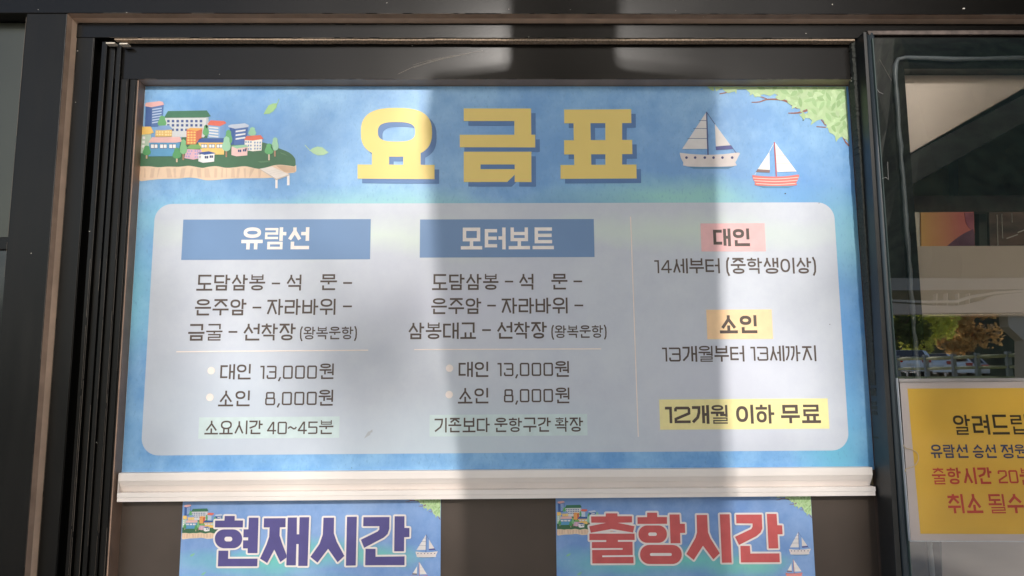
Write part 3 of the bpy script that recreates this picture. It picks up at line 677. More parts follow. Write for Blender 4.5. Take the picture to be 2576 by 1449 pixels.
    A.poly(7, (94,158,200), [(190,745),(580,745),(560,890),(480,920),(178,922)]); A.poly(8, (232,186,182), [(176,748),(225,680),(580,676),(608,735),(530,748)])
    A.many(8, (58,84,130), [q4(206+116*k,766,300+114*k,824) for k in range(3)]); A.many(9, (240,238,236), [q4(211+116*k+d*46,772,250+116*k+d*44,818) for k in range(3) for d in range(2)])
    A.poly(7, (246,204,118), [(810,748),(1140,748),(1136,900),(860,896)]); A.poly(8, (58,92,158), [(790,748),(830,695),(1130,694),(1140,745)])
    A.many(8, (58,84,130), [q4(846+98*k,767,924+98*k,818) for k in range(3)]); A.many(9, (240,238,236), [q4(851+98*k+d*37,773,882+98*k+d*37,812) for k in range(3) for d in range(2)])
    A.poly(6, (244,238,228), [(1400,715),(1620,705),(1612,848),(1500,858),(1392,840)]); A.poly(7, (222,112,88), [(1390,716),(1420,665),(1600,652),(1638,700),(1500,722)])
    A.many(7, (140,164,196), [q4(1405+31*k,730+r*44,1424+31*k,752+r*44) for k in range(3) for r in range(3)]+[q4(1518+34*k,738+r*38,1537+34*k,760+r*38,-3) for k in range(3) for r in range(3)])
    # front row
    A.poly(7, (240,200,196), [(1232,800),(1435,800),(1432,910),(1295,922),(1230,905)]); A.poly(8, (158,206,170), [(1220,790),(1400,775),(1452,800),(1300,824)]); A.many(9, (60,76,124), [q4(1313+23*k,838,1332+23*k,868) for k in range(2)]+[q4(1376+23*k,832,1395+23*k,860) for k in range(2)])
    A.poly(9, (226,182,196), [(655,830),(855,838),(860,940),(750,965),(635,945)]); A.poly(10, (126,176,104), [(662,820),(715,770),(820,772),(862,825),(740,832)])
    A.many(10, (172,160,206), [q4(684+32*k-r*17,846+r*34,704+32*k-r*17,866+r*34) for k in range(2) for r in range(3)]+[q4(765+29*k,848+r*38,785+29*k,866+r*38,-4) for k in range(3) for r in range(3)])
    A.poly(10, (236,236,236), [(815,880),(1018,888),(1012,990),(870,1005),(812,985)]); A.poly(11, (60,90,156), [(795,878),(945,858),(1040,884),(890,904)]); A.many(11, (56,70,110), [q4(893+24*k,918,914+24*k,950) for k in range(2)]+[q4(956+23*k,912,976+23*k,942) for k in range(2)])
    for cx, t_, b_, w_, c, tr in ((158,785,910,104,(88,160,100),(200,172,140)),(540,812,952,112,(88,160,100),(214,190,160)),(622,705,895,96,(132,190,136),(170,130,104)),(1166,668,858,112,(158,206,172),(170,130,104)),(1782,680,850,94,(158,206,172),(176,138,112)),(1707,758,898,112,(100,176,112),(222,204,180))):
        A.poly(10 if cx > 1000 else 11, tr, q4(cx-10, b_-30, cx+10, b_+(75 if cx != 158 else 42)-(30 if cx == 540 else 0))); A.poly(11 if cx > 1000 else 12, c, treeshape(cx, t_, b_, w_))
    # pier
    A.poly(4, (238,228,220), [(1588,1078),(1740,1050),(1968,1152),(1800,1212)]); A.poly(5, (206,192,180), [(1588,1078),(1800,1206),(1968,1146),(1966,1162),(1800,1222),(1590,1086)])
    A.many(5, (222,210,200), [seg((1640+k*38,1095+k*22), (1790+k*36,1068+k*18), 3) for k in range(1, 4)])
    A.many(4, (242,238,236), [q4(1785,1215,1815,1326),q4(1934,1160,1966,1288)])
    return A.b.obj(name, None, parent)
def boats(T, parent):
    # first: white hull. Coordinates: zoom (2600,320)
    A = Art(T); L = 5
    A.poly(L, (226,222,220), [(578,398),(592,860),(275,862)]); A.poly(L, (226,220,216), [(690,545),(888,812),(703,828)])
    A.poly(L, (84,88,150), [(700,830),(896,815),(922,860),(705,875)])
    A.many(L+1, (82,106,150), [seg((487,501),(580,501),7),seg((418,602),(584,602),7),seg((342,727),(588,729),7)])
    A.many(L+1, (74,88,140), [[(578,390),(592,388),(612,935),(594,935)], seg((590,400),(690,545),7), seg((890,812),(960,912),7)])
    A.poly(L, (226,216,212), smooth([(246,908),(400,925),(600,934),(800,926),(996,906),(985,960),(950,1030),(915,1080),(345,1082),(290,1030),(255,960),(246,908)], 3)[:-1])
    A.many(L+1, (70,74,124), [disc(x, 970, 17) for x in (330,440,562,673,786,909)])
    A.poly(L-1, (88,140,180), [(340,1080),(940,1080),(860,1110),(420,1110)])
    A.b.obj('printed_white_boat', None, parent)
    A = Art(T)
    A.poly(L, (240,234,230), [(1452,778),(1726,1145),(1478,1152)]); A.poly(L, (240,236,232), [(1380,895),(1386,1125),(1232,1118)])
    A.poly(L, (134,108,106), [(1230,1116),(1388,1128),(1386,1160),(1208,1152)])
    A.many(L+1, (170,176,184), [seg((1465,862),(1522,862),4),seg((1470,942),(1588,942),4),seg((1475,1042),(1655,1042),4)])
    A.many(L+1, (206,96,92), [[(1438,772),(1450,772),(1476,1208),(1462,1208)]]); A.many(L+1, (220,224,228), [seg((1436,790),(1378,898),6), seg((1215,1155),(1195,1188),5)])
    A.poly(L, (226,122,114), smooth([(1163,1190),(1300,1205),(1468,1210),(1620,1203),(1752,1186),(1745,1240),(1720,1290),(1690,1324),(1236,1326),(1200,1285),(1172,1235),(1163,1190)], 3)[:-1])
    for k, (a, b) in enumerate((((1170,1228),(1748,1220)),((1188,1262),(1735,1258)),((1212,1298),(1712,1296)))):
        mid = ((a[0]+b[0])/2, a[1]+12); A.many(L+1, (246,226,216), [p for p in poly_line(smooth([a, mid, b], 6), 7)])
    A.poly(L-1, (88,150,186), [(1230,1325),(1700,1325),(1620,1352),(1300,1350)])
    A.b.obj('printed_red_boat', None, parent)
def branch(T, parent, full=True):
    A = Art(T); br = (150,98,84)
    def limb(pts, w0, w1):
        n = len(pts); out = []
        for i in range(n-1): out.append(seg(pts[i], pts[i+1], w0+(w1-w0)*i/(n-1), 2, 2))
        return out
    A.many(2, br, limb(smooth([(1158,268),(1260,262),(1350,232),(1500,232),(1600,255),(1700,320),(1740,335)], 3), 10, 34)+limb([(1255,190),(1350,225)], 12, 20)+limb([(1470,160),(1540,220)], 16, 26)+limb(smooth([(1622,405),(1740,402),(1862,368)], 3), 12, 32)+limb([(752,160),(835,145),(845,115)], 14, 20)+limb([(2040,490),(2095,560)], 14, 26)+limb([(1980,576),(2100,585)], 12, 20)+limb([(2310,700),(2345,770),(2392,820)], 14, 26))
    edge = [(590,70),(620,95),(690,78),(705,130),(780,88),(800,115),(850,150),(945,130),(960,165),(972,105),(1040,105),(1080,100),(1145,160),(1170,160),(1200,205),(1260,180),(1310,165),(1390,190),(1470,145),(1520,245),(1590,230),(1640,290),(1700,320),(1735,345),(1830,365),(1860,350),(1870,400),(1780,440),(1850,470),(1935,470),(1900,560),(1985,500),(2050,480),(2110,560),(2140,650),(2200,680),(2240,740),(2320,690),(2390,780)]
    rs = random.Random(9)
    def leaf(cx, cy, L, W, a):
        pts = [(-L,0),(-L*.5,W*.8),(0,W),(L*.5,W*.7),(L,0),(L*.5,-W*.7),(0,-W),(-L*.5,-W*.8)]; c, s = math.cos(a), math.sin(a)
        return [(cx+x*c-y*s, cy+x*s+y*c) for x, y in pts]
    ylim, xlim = 70, 2352
    def xmax(y): return 2352+(y-70)*.060
    def clip(p):
        return [(min(x, xmax(y)), max(y, ylim)) for x, y in p]
    A.poly(3, (182,210,158), edge+[(xmax(780)-2,780),(xmax(70),72)])
    def inside(x, y): return _inside((x, y), edge+[(2400,780),(2352,60)])
    tones = [((196,226,170), 0), ((172,214,142), 1), ((150,200,124), 2)]
    for lay, cnt, tone in ((4, 42, (190,216,168)), (5, 40, (178,208,154)), (6, 34, (158,194,136)), (7, 10, (186,212,164))):
        n = 0; placed = []
        while n < cnt:
            x, y = rs.uniform(600, 2360), rs.uniform(75, 760)
            if not inside(x, y): continue
            depth = min(math.hypot(x-e[0], y-e[1]) for e in edge)
            if lay == 6 and depth < 60: continue
            if lay == 5 and depth < 25: continue
            if any(math.hypot(x-p[0], y-p[1]) < 62 for p in placed): continue
            if y < 130 and x < 1000 and rs.random() < .6: continue
            placed.append((x, y)) ; n += 1
            lf = leaf(x, y, rs.uniform(48, 74), rs.uniform(20, 30), rs.uniform(.2, 2.9))
            if any(q[1] < 78 or q[0] > xmax(q[1])-6 for q in lf):
                lf = clip(lf)
                if len({(round(a), round(b)) for a, b in lf}) < len(lf): continue
            dv = (-7, 0, 6)[n % 3]; A.many(lay+n*.022, tuple(max(0, min(255, q_+dv)) for q_ in tone), [lf])
            if len(placed) > 200: break
    A.b.obj('printed_branch', None, parent)
def loose_leaves(T, parent):
    for rgb, pts, st in (((160,204,140), [(1636,386),(1660,340),(1700,275),(1750,252),(1810,248),(1800,300),(1760,350),(1710,382)], [seg((1808,255),(1832,195),9)]), ((178,214,170), [(2222,845),(2260,815),(2320,797),(2380,805),(2462,872),(2400,905),(2320,908),(2260,880)], [seg((2225,848),(2160,778),9)])):
        A = Art(T); A.many(3, rgb, [pts]+st); A.b.obj('printed_leaf', None, parent)
TI = lambda p: P(*IZ(p))
TB = lambda p: P(1661.1+p[0]*.19842, 204.4+p[1]*.19842)
island(TI, pb); boats(TB, pb); branch(TB, pb); loose_leaves(TI, pb)
# scuff on the table and insect specks
h = Buf()
sheet(h, [[P(u, v) for u, v in [(916,1103),(926,1086),(934,1084),(931,1094)]], [P(u, v) for u, v in [(928,1087),(937,1080),(937,1088)]]], TY, None); h.obj('scuff_mark', mat('scuff_grey', (178,183,188), rough=.5), pb)
for u, v, r in ((1975,487,.0016),(2060,511,.0009),(2087,816,.0009),(1740,331,.0006),(885,1177,.0009),(2020,303,.0012)):
    h = Buf(); x, z = P(u, v); h.prism(disc(x, z, r, 7), -.0016, 0); h.obj('speck', mat('dark_speck', (60,56,50), rough=.7), pb)

# ------------------------------------------------------------------ white moulding along the foot of the board
mo = thing('white_moulding', 'white plastic moulding strip along the foot of the blue price board', 'moulding')
zz = lambda v: P(300, v, -.02)[1]
x0, x1 = -.8885, .8868
def strip(name, z1, y1, z0, y0, xa=x0, xb=x1, back=.004, m=PVC):
    b = Buf(); b.add([(xa,y1,z1),(xb,y1,z1),(xb,y0,z0),(xa,y0,z0),(xa,back,z1),(xb,back,z1),(xb,back,z0),(xa,back,z0)],
        [(0,3,2,1),(4,5,6,7),(0,1,5,4),(3,7,6,2),(0,4,7,3),(1,2,6,5)]); return b.obj(name, m, mo, .0005)
b = Buf(); b.prism([(x0-.0012, zz(1190)), (x0, zz(1190)), (x0, zz(1239)), (x0-.0012, zz(1239))], -.0222, .003); b.obj('end_cap', PVC, mo)
strip('top_strip', zz(1190), -.022, zz(1210), -.0225)
strip('slope_strip', zz(1210)-.0002, -.0215, zz(1223), -.015)
strip('groove_strip', zz(1223)-.0002, -.0145, zz(1239), -.004)
strip('bottom_strip', zz(1239)-.0002, -.0255, zz(1251), -.0258, xb=x1+.003)
strip('foot_lip', zz(1251)-.0004, -.0250, zz(1262), -.0252, xb=x1+.002)

# ------------------------------------------------------------------ dark panel and the two posters under it
YP = .012
dp = thing('lower_window', 'dark brown filmed window under the price board carrying two blue posters', 'window')
h = Buf(); h.box(-.8944, .9034, YP, YP+.01, ZT-1.95, ZT-1.0); h.obj('film_pane', mat('brown_film', (74,64,57), rough=.36, var=.28, scale=3, bump=.12, bscale=14, flecks=-.03, fleck_rgb=(130,118,106)), dp)
WO = mat('outline_white', (238,230,226), rough=.45, var=.03, scale=10)
def poster(label, name, tl, tr, bl, br, colour, shapes, base, isl, boat_shift):
    t = thing(name, label, 'poster')
    y = YP-.003
    x0 = (P(*tl, y)[0]+P(*bl, y)[0])/2; x1 = (P(*tr, y)[0]+P(*br, y)[0])/2; ztop = ZT-1.012; zbot = ZT-1.50
    c = lambda u, v, a, b, rgb, amt: (P(u, v, y)[0], P(u, v, y)[1], a*.00097, b*.00097, rgb, amt)
    cx = (tl[0]+tr[0])/2
    m = print_material('poster_print_'+name+base[2], (118,156,212), (146,178,224), [c(cx+20,1335,330,45,(120,206,200),1.2), c(cx-30,1430,240,60,(120,200,206),.8), c(cx-240,1420,130,60,(110,180,220),.8), c(cx+230,1345,110,35,(130,210,190),.9)], speck=.1)
    h = Buf(); h.box(x0, x1, y, YP, zbot, ztop); h.obj('poster_sheet', m, t)
    TT = lambda p: P(base[0]+p[0]*.14020, base[1]+p[1]*.14020, y)
    shapes = [([(x, z) for x, z in (TT(q) for q in out)], kind) for out, kind in shapes]
    # island copied at a smaller size
    ox, oz = P(365, 255, 0); sx, sz, X0, Z0 = isl
    X0w, Z0w = P(X0, Z0, y)
    def TIs(p):
        q = TI(p); return (X0w+(q[0]-ox)*sx, Z0w+(q[1]-oz)*sz)
    n0 = len(COL.objects); 
    o = island(TIs, t); o.location.y = y
    # cut the island at the poster's left edge is not needed: it starts there
    def TBs(p):
        q = TB(p); b0 = TB((246,1082)); k = boat_shift; w0 = P(k[0], k[1], y)
        return (w0[0]+(q[0]-b0[0])*k[2], w0[1]+(q[1]-b0[1])*k[3])
    def TBs2(p):
        return TBs((p[0]-1057, p[1]+459))
    before = set(o.name for o in t.children); boats(TBs, t)
    for o in t.children:
        if o.name not in before and 'red' in o.name: bpy.data.objects.remove(o)
    before = set(o.name for o in t.children); boats(TBs2, t)
    for o in list(t.children):
        if o.name not in before and 'white' in o.name: bpy.data.objects.remove(o)
    for o in t.children:
        if 'boat' in o.name: o.location.y = y
    b1 = P(tr[0], tr[1]+2, y); 
    def TBr(p):
        q = TB(p); e = TB((2352,70)); return (x1-.0005+(q[0]-e[0])*.34, P(tr[0], tr[1]-13, y)[1]+(q[1]-e[1])*.36)
    n1 = set(o.name for o in t.children); branch(TBr, t)
    for o in t.children:
        if o.name not in n1: o.location.y = y
    for (u, v) in ((base[0]+37, base[1]+150), (base[0]+65, base[1]+197)):
        h = Buf(); x, z = P(u, v, y); sheet(h, [[(x+.006*a, z+.0035*b) for a, b in ((-1,-.7),(-.3,.4),(.5,.9),(1,1),(.6,0),(-.2,-.9))]], y-.0006, None); h.obj('printed_leaf', ink((140,200,160)), t)
    # outlined lettering
    wd = .0085
    h = Buf(); sheet(h, [p for out, kind in shapes if kind != 'hole' for p in [out]+poly_line(out, wd, closed=True, rnd=True)], y-.0030, None); h.obj('letter_outline', WO, t)
    yy = y-.0034
    for out, kind in shapes:
        h = Buf(); sheet(h, [out], yy if kind != 'hole' else yy-.0003, None); h.obj('letter' if kind != 'hole' else 'letter_counter', ink(colour, .06) if kind != 'hole' else WO, t)
    return t
def rr(x0, y0, x1, y1, r):
    return rrect(x0, y0, x1, y1, r, 8)
off = (1200-700)/1.56522/.14020*1.0
D2 = lambda pts: [(x+off, y) for x, y in pts]
NOW = [([(853,367),(1032,367),(1030,447),(1180,447),(1176,572),(676,572),(680,450),(847,450)], 0), (rr(675,607,1165,946,168), 0), (rr(848,738,988,822,40), 'hole'),
  ([(1285,397),(1458,397),(1438,1033),(1262,1033),(1262,948),(1178,948),(1182,803),(1270,803),(1272,750),(1186,750),(1190,606),(1275,606)], 0),
  ([(740,988),(916,988),(912,1132),(1440,1130),(1434,1268),(728,1270)], 0),
  ([(1555,408),(1943,405),(1940,568),(1840,570),(1835,720),(1880,860),(1958,1062),(1958,1112),(1848,1193),(1740,970),(1612,1210),(1485,1130),(1600,880),(1648,740),(1655,572),(1550,572)], 0),
  ([(1982,395),(2145,393),(2142,695),(2185,695),(2193,390),(2365,388),(2335,1262),(2168,1262),(2175,870),(2135,870),(2125,1252),(1955,1252)], 0),
  (D2([(342,398),(532,396),(528,680),(580,830),(716,1083),(595,1197),(425,955),(235,1203),(108,1100),(270,870),(330,700)]), 0), (D2([(763,383),(940,380),(920,1253),(743,1257)]), 0),
  (D2([(1058,388),(1525,385),(1520,600),(1490,690),(1420,755),(1070,938),(1012,792),(1310,645),(1342,610),(1342,550),(1053,550)]), 0),
  (D2([(1617,372),(1793,372),(1793,580),(1882,582),(1880,745),(1788,748),(1785,1000),(1608,1000)]), 0), (D2([(1095,955),(1275,955),(1275,1097),(1795,1090),(1793,1248),(1088,1250)]), 0)]
poster('blue poster with purple outlined lettering taped under the left half of the price board', 'time_poster', (460,1262), (1109.5,1258), (450.7,1449), (1107.7,1449), (88,82,140), NOW, (447.2, 1245.9, 'a'), (.345, .385, 464, 1269), (1045, 1401.5, .34, .36))
off = (2660-2180)/1.56522/.14020
OUT = [([(933,320),(1138,320),(1142,372),(1402,372),(1403,483),(1145,490),(1445,550),(1420,665),(1040,600),(662,668),(635,553),(935,490),(672,487),(668,375),(930,375)], 0),
  ([(638,683),(1447,683),(1450,797),(1148,798),(1148,830),(1412,830),(1415,1068),(868,1073),(868,1105),(1427,1100),(1430,1215),(690,1218),(687,977),(1233,972),(1233,943),(683,943),(683,835),(940,832),(940,800),(638,800)], 0),
  ([(1672,308),(1850,308),(1855,385),(2027,387),(2030,508),(1500,510),(1497,390),(1670,387)], 0), (rr(1517,537,2027,848,152), 0), (rr(1693,662,1845,724,30), 'hole'),
  ([(2073,340),(2252,340),(2262,507),(2348,507),(2355,670),(2263,672),(2268,855),(2092,857)], 0), (rr(1545,885,2293,1228,168), 0), (rr(1723,1030,2113,1082,25), 'hole'),
  (D2([(370,350),(560,348),(575,660),(620,770),(787,1035),(672,1145),(485,900),(320,1155),(187,1048),(350,760),(378,660)]), 0), (D2([(785,338),(963,336),(1000,1203),(825,1205)]), 0),
  (D2([(1077,343),(1538,341),(1548,590),(1520,660),(1440,730),(1130,887),(1058,740),(1350,600),(1372,560),(1372,502),(1082,500)]), 0),
  (D2([(1628,330),(1803,330),(1817,532),(1903,535),(1912,695),(1822,697),(1835,947),(1660,950)]), 0), (D2([(1153,903),(1325,903),(1335,1040),(1855,1037),(1862,1197),(1165,1200)]), 0)]
poster('blue poster with red outlined lettering taped under the right half of the price board', 'time_poster', (1398,1256.4), (2040,1253.6), (1400.5,1449), (2051,1449), (208,98,98), OUT, (1392.8, 1245.9, 'b'), (.345, .385, 1402.5, 1260), (1984.7, 1394.8, .34, .36))

# ------------------------------------------------------------------ right-hand window: sash, bead, glass
rw = thing('glazed_window', 'large black framed window with grey silicone bead and reflecting glass at the right', 'window')
def line_at(u0, v0, u1, v1):                 # straight edge through two places of the photograph, continued
    return lambda v: u0+(u1-u0)*(v-v0)/(v1-v0)
eL = line_at(2173, 80, 2256, 1432)            # left outer edge
VB = 1700
def vstrip(name, a, b, vt, vb, yf, yb, m, parent=rw, bevel=0.001):
    return prism(name, [P(a(vt), vt, yf), P(b(vt), vt, yf), P(b(vb), vb, yf), P(a(vb), vb, yf)], yf, yb, m, parent, bevel)
sh = lambda f, k0, k1=None: (lambda v: f(v)+k0+((k1 if k1 is not None else k0)-k0)*(v-80)/1352.0)
# brush pile and rubber between the two sashes
b = Buf(); rs = random.Random(8); v = 90
pl = line_at(2163, 330, 2240, 1432)
while v < VB:
    v2 = v+rs.uniform(3, 8); j = rs.uniform(-1.2, 1.2)
    b.prism([P(pl(v)-6+j, v, -.045), P(pl(v)+9+j*.4, v, -.045), P(pl(v2)+9+j*.4, v2, -.045), P(pl(v2)-6+j, v2, -.045)], -.045-rs.uniform(0,.002), -.02); v = v2
o = b.obj('brush_pile', PILE, rw)
vstrip('rubber_lip', sh(eL, -1, -2), sh(eL, 7, 12), 80, VB, -.088, -.02, RUBBER)
# rounded outer edge
tf = sh(eL, 16, 24); pts = [P(tf(v), v, -.086) for v in (86, 400, 800, 1200, VB)]
b = Buf(); b.tube([(x, -.084, z) for x, z in pts], .0095, 18); b.obj('rounded_edge', TUBE, rw, smooth=True)
gl = line_at(2196, 92, 2251, 850)             # left edge of the glass
vstrip('stile', sh(eL, 22, 34), sh(eL, 95, 112), 80, VB, -.084, -.01, BLACK)
prism('head', [P(eL(77)+6, 77, -.0845), P(2720, 72, -.0845), P(2720, 140, -.0845), P(eL(140)+70, 140, -.0845)], -.0845, -.01, BLACK, rw, .001)
prism('top_lip', [P(eL(77)+10, 77, -.093), P(2720, 72, -.093), P(2720, 84, -.093), P(eL(84)+13, 87, -.093)], -.093, -.0850, mat('dusty_top_lip', (92,80,74), rough=.6, var=.4, scale=60, bump=.5), rw, .001)
b = Buf(); b.prism(seg(P(2213,152-2,-.0852), P(2243,203,-.0852), .0008), -.0853, -.0846); b.obj('mitre_joint', mat('mitre_line', (120,112,104), rough=.5), rw)
# silicone bead, wavering
bl = line_at(2252, 160, 2291, 683)
rs = random.Random(3)
path = [(2720, 142), (2560, 144), (2470, 146), (2400, 147), (2340, 144.5), (2280, 143), (2261, 147), (2255, 160)]
v = 185
while v < VB: path.append((bl(v)+rs.uniform(-1.3, 1.3), v)); v += 26
b = Buf(); b.tube([(P(u, v, -.0935)[0], -.0895, P(u, v, -.0935)[1]) for u, v in path], [.0052+rs.uniform(-.0009, .0011) for _ in path], 12)
b.obj('silicone_bead', SILICONE, rw, smooth=True)
vstrip('inner_stile', sh(bl, 4, 5), sh(bl, 19, 22), 165, VB, -.082, -.042, BLACK)
prism('inner_head', [P(2255, 150, -.082), P(2720, 148, -.082), P(2720, 171, -.082), P(2262, 173, -.082)], -.082, -.042, BLACK, rw, .001)
# glass: transparent, slightly tinted, with a mirror coating that follows Fresnel
gm = bpy.data.materials.new('coated_glass'); gm.use_nodes = True; n = gm.node_tree.nodes; l = gm.node_tree.links; n.clear()
out = n.new('ShaderNodeOutputMaterial'); tr = n.new('ShaderNodeBsdfTransparent'); tr.inputs[0].default_value = (.95, .955, .94, 1)
gs = n.new('ShaderNodeBsdfGlossy'); gs.inputs['Roughness'].default_value = 0.004; gs.inputs[0].default_value = (1, 1, 1, 1)
fz = n.new('ShaderNodeFresnel'); fz.inputs[0].default_value = 1.5
mm = n.new('ShaderNodeMath'); mm.operation = 'MULTIPLY'; mm.use_clamp = True; mm.inputs[1].default_value = 7.4; l.new(fz.outputs[0], mm.inputs[0])
nz = n.new('ShaderNodeTexNoise'); nz.inputs['Scale'].default_value = 2.2; tc = n.new('ShaderNodeTexCoord'); l.new(tc.outputs['Object'], nz.inputs['Vector'])
bp = n.new('ShaderNodeBump'); bp.inputs['Strength'].default_value = 0.04; bp.inputs['Distance'].default_value = .01; l.new(nz.outputs['Fac'], bp.inputs['Height']); l.new(bp.outputs[0], gs.inputs['Normal'])
ms = n.new('ShaderNodeMixShader'); l.new(mm.outputs[0], ms.inputs[0]); l.new(tr.outputs[0], ms.inputs[1]); l.new(gs.outputs[0], ms.inputs[2]); l.new(ms.outputs[0], out.inputs[0])
q = [P(gl(96), 96, ym), P(2720, 93, ym), P(2720, VB, ym), P(gl(VB), VB, ym)]
mesh_obj('glass_pane', [(x, ym, z) for x, z in q], [(0, 3, 2, 1)], gm, rw)
b = Buf(); b.prism([P(gl(96)-2, 96, ym), P(gl(96), 96, ym), P(gl(VB), VB, ym), P(gl(VB)-2, VB, ym)], ym, ym+.008); b.obj('glass_edge', mat('glass_edge', (70,84,82), rough=.25), rw)
b = Buf()
for pts_, wd in (([(2327,616),(2325,655),(2327,683)], .0007), ([(2229,682),(2234,684)], .0012)): pass
for pts_, wd in (([(2233,407),(2235,452)], .0006), ([(2219,449),(2229,446),(2236,452)], .0007), ([(2207,225),(2212,232),(2222,236)], .0006)):
    for a, c in zip(pts_[:-1], pts_[1:]): b.prism(seg(P(*a, ym-.0008), P(*c, ym-.0008), wd), ym-.0010, ym-.0006)
b.obj('glue_smear', mat('dried_glue', (150,150,146), rough=.5), rw)

# ------------------------------------------------------------------ room behind the glass
rm = Buf(); rm.box(.80, 6.0, 2.6, 2.7, .3, 3.6); rm.box(.80, 6.0, .06, 2.6, 3.5, 3.6); rm.box(.80, 6.0, .06, 2.6, .3, .4); rm.box(5.9, 6.0, .06, 2.6, .4, 3.5); rm.box(.70, .80, .06, 2.7, .3, 3.6)
struct(rm.obj('room_wall', mat('olive_room_wall', (168,158,130), rough=.8, var=.08, scale=2)))
yb0 = -.036
x_, z_ = P(2240,160,yb0); x2_, z2_ = P(2760,150,yb0)
bl_ = prism('roller_blind', [(x_, z_+.02), (x2_, z_+.02), (x2_, P(2760,118,yb0)[1]), P(2287,386,yb0), P(2240,412.6,yb0)], yb0, yb0+.004, mat('white_blind', (252,236,222), rough=.7, var=.03, scale=3))
tag(bl_, 'pale slanting blind lit from the left behind the top of the right window', 'blind')
tag(prism('ceiling_beam', Q([(2240,414),(2760,119),(2760,206),(2296,464),(2240,494)], -.025), -.025, .06, mat('dark_beam', (26,26,26), rough=.5, var=.2, scale=5), None, .002), 'dark diagonal beam inside the room under the pale blind', 'beam')
tag(prism('hanging_pole', Q([(2397,395),(2411,395),(2411,497),(2399,497)], .9), .9, .93, mat('pole_grey', (58,58,54), rough=.5)), 'thin dark pole hanging inside the room below the diagonal beam', 'pole')
tag(prism('valance', Q([(2270,493),(2760,489),(2760,530),(2270,533)], .8), .8, .84, mat('valance_brown', (128,112,104), rough=.6, var=.1)), 'brown horizontal valance inside the room above the orange picture', 'valance')
# orange picture: print of a sunset over a purple headland
pm = bpy.data.materials.new('sunset_print'); pm.use_nodes = True; n = pm.node_tree.nodes; l = pm.node_tree.links; bs = n['Principled BSDF']
tc = n.new('ShaderNodeTexCoord'); sp_ = n.new('ShaderNodeSeparateXYZ'); l.new(tc.outputs['Generated'], sp_.inputs[0])
cr = n.new('ShaderNodeValToRGB'); cr.color_ramp.elements[0].color = lin((255,196,112)); cr.color_ramp.elements[1].color = lin((244,136,124)); cr.color_ramp.elements[0].position = .05; cr.color_ramp.elements[1].position = .75
l.new(sp_.outputs[0], cr.inputs[0])
l.new(cr.outputs[0], bs.inputs['Base Color']); bs.inputs['Roughness'].default_value = .5
pc = thing('sunset_picture', 'small orange and pink sunset picture seen through the right window', 'picture')
prism('flat_sheet', Q([(2316,534),(2450,533),(2452,621),(2318,622)], .14), .14, .15, pm, pc)
prism('printed_headland', Q(smooth([(2380,621),(2398,606),(2420,590),(2440,580),(2449,578),(2451,600),(2451,621)], 3), .139), .1385, .1399, mat('headland_purple', (134,88,112), rough=.6, var=.2, scale=30), pc)
prism('printed_cloud', Q(smooth([(2426,535),(2430,560),(2440,575),(2449,577),(2449,535)], 3), .139), .1386, .1399, mat('cloud_mauve', (190,110,126), rough=.6, var=.2, scale=30), pc)
dk = thing('painted_reflection', 'dark brown sheet with painted reflection streaks right of the sunset picture', 'picture')
prism('flat_sheet', Q([(2488,534),(2760,531),(2760,618),(2490,620)], .15), .15, .16, mat('streaky_brown', (110,86,72), rough=.6, var=.75, scale=9, stretch=(1,1,3)), dk)  # dark sheet and streaks painted in for reflections on the glass
b = Buf()
for p0_, p1_, wd_ in (((2520,538),(2522,600),.0016),((2545,536),(2546,560),.0012),((2532,600),(2560,590),.003),((2560,585),(2590,574),.003),((2508,540),(2510,618),.002)): b.prism(seg(P(*p0_, .149), P(*p1_, .149), wd_), .148, .1495)
b.obj('reflection_streak', mat('reflection_streak', (205,196,180), rough=.6), dk)
tag(prism('white_edge_post', Q([(2299,534),(2313,534),(2315,622),(2303,622)], .12), .12, .139, mat('white_post', (246,236,214), rough=.6), None), 'thin white upright strip left of the sunset picture', 'post')
tag(prism('inner_door', Q([(2462,534),(2482,534),(2484,640),(2464,640)], .9), .9, .95, mat('door_edge_grey', (120,118,110), rough=.5), None, .002), 'thin grey upright edge of a door right of the sunset picture', 'door')
tag(prism('counter_front', Q([(2298,619),(2760,616),(2760,782),(2305,789)], .07), .07, .10, mat('counter_beige', (232,216,198), rough=.6, var=.05, scale=2), None, .002), 'plain beige counter panel behind the middle of the right window', 'counter')
tag(prism('white_ledge', Q([(2305,790),(2760,783),(2760,790),(2305,795)], .06), .06, .10, mat('reflected_edge_white', (236,222,206), rough=.5), None, .001), 'thin white strip painted in for the reflected shelter edge below the beige counter panel', 'ledge')  # white line put in for the lit shelter edge reflected in the glass
tag(prism('grey_cabinet', Q([(2366,1300),(2760,1296),(2760,1800),(2378,1800)], .16), .16, .2, mat('cabinet_grey', (168,158,156), rough=.6, var=.06, scale=2), None, .002), 'plain grey cabinet front behind the glass under the yellow notice', 'cabinet')
tag(prism('inner_post', Q([(2344,1300),(2368,1300),(2380,1800),(2350,1800)], .10), .10, .14, mat('blue_grey_post', (64,72,78), rough=.4, var=.2), None, .002), 'dark blue grey post beside the grey cabinet behind the glass', 'post')

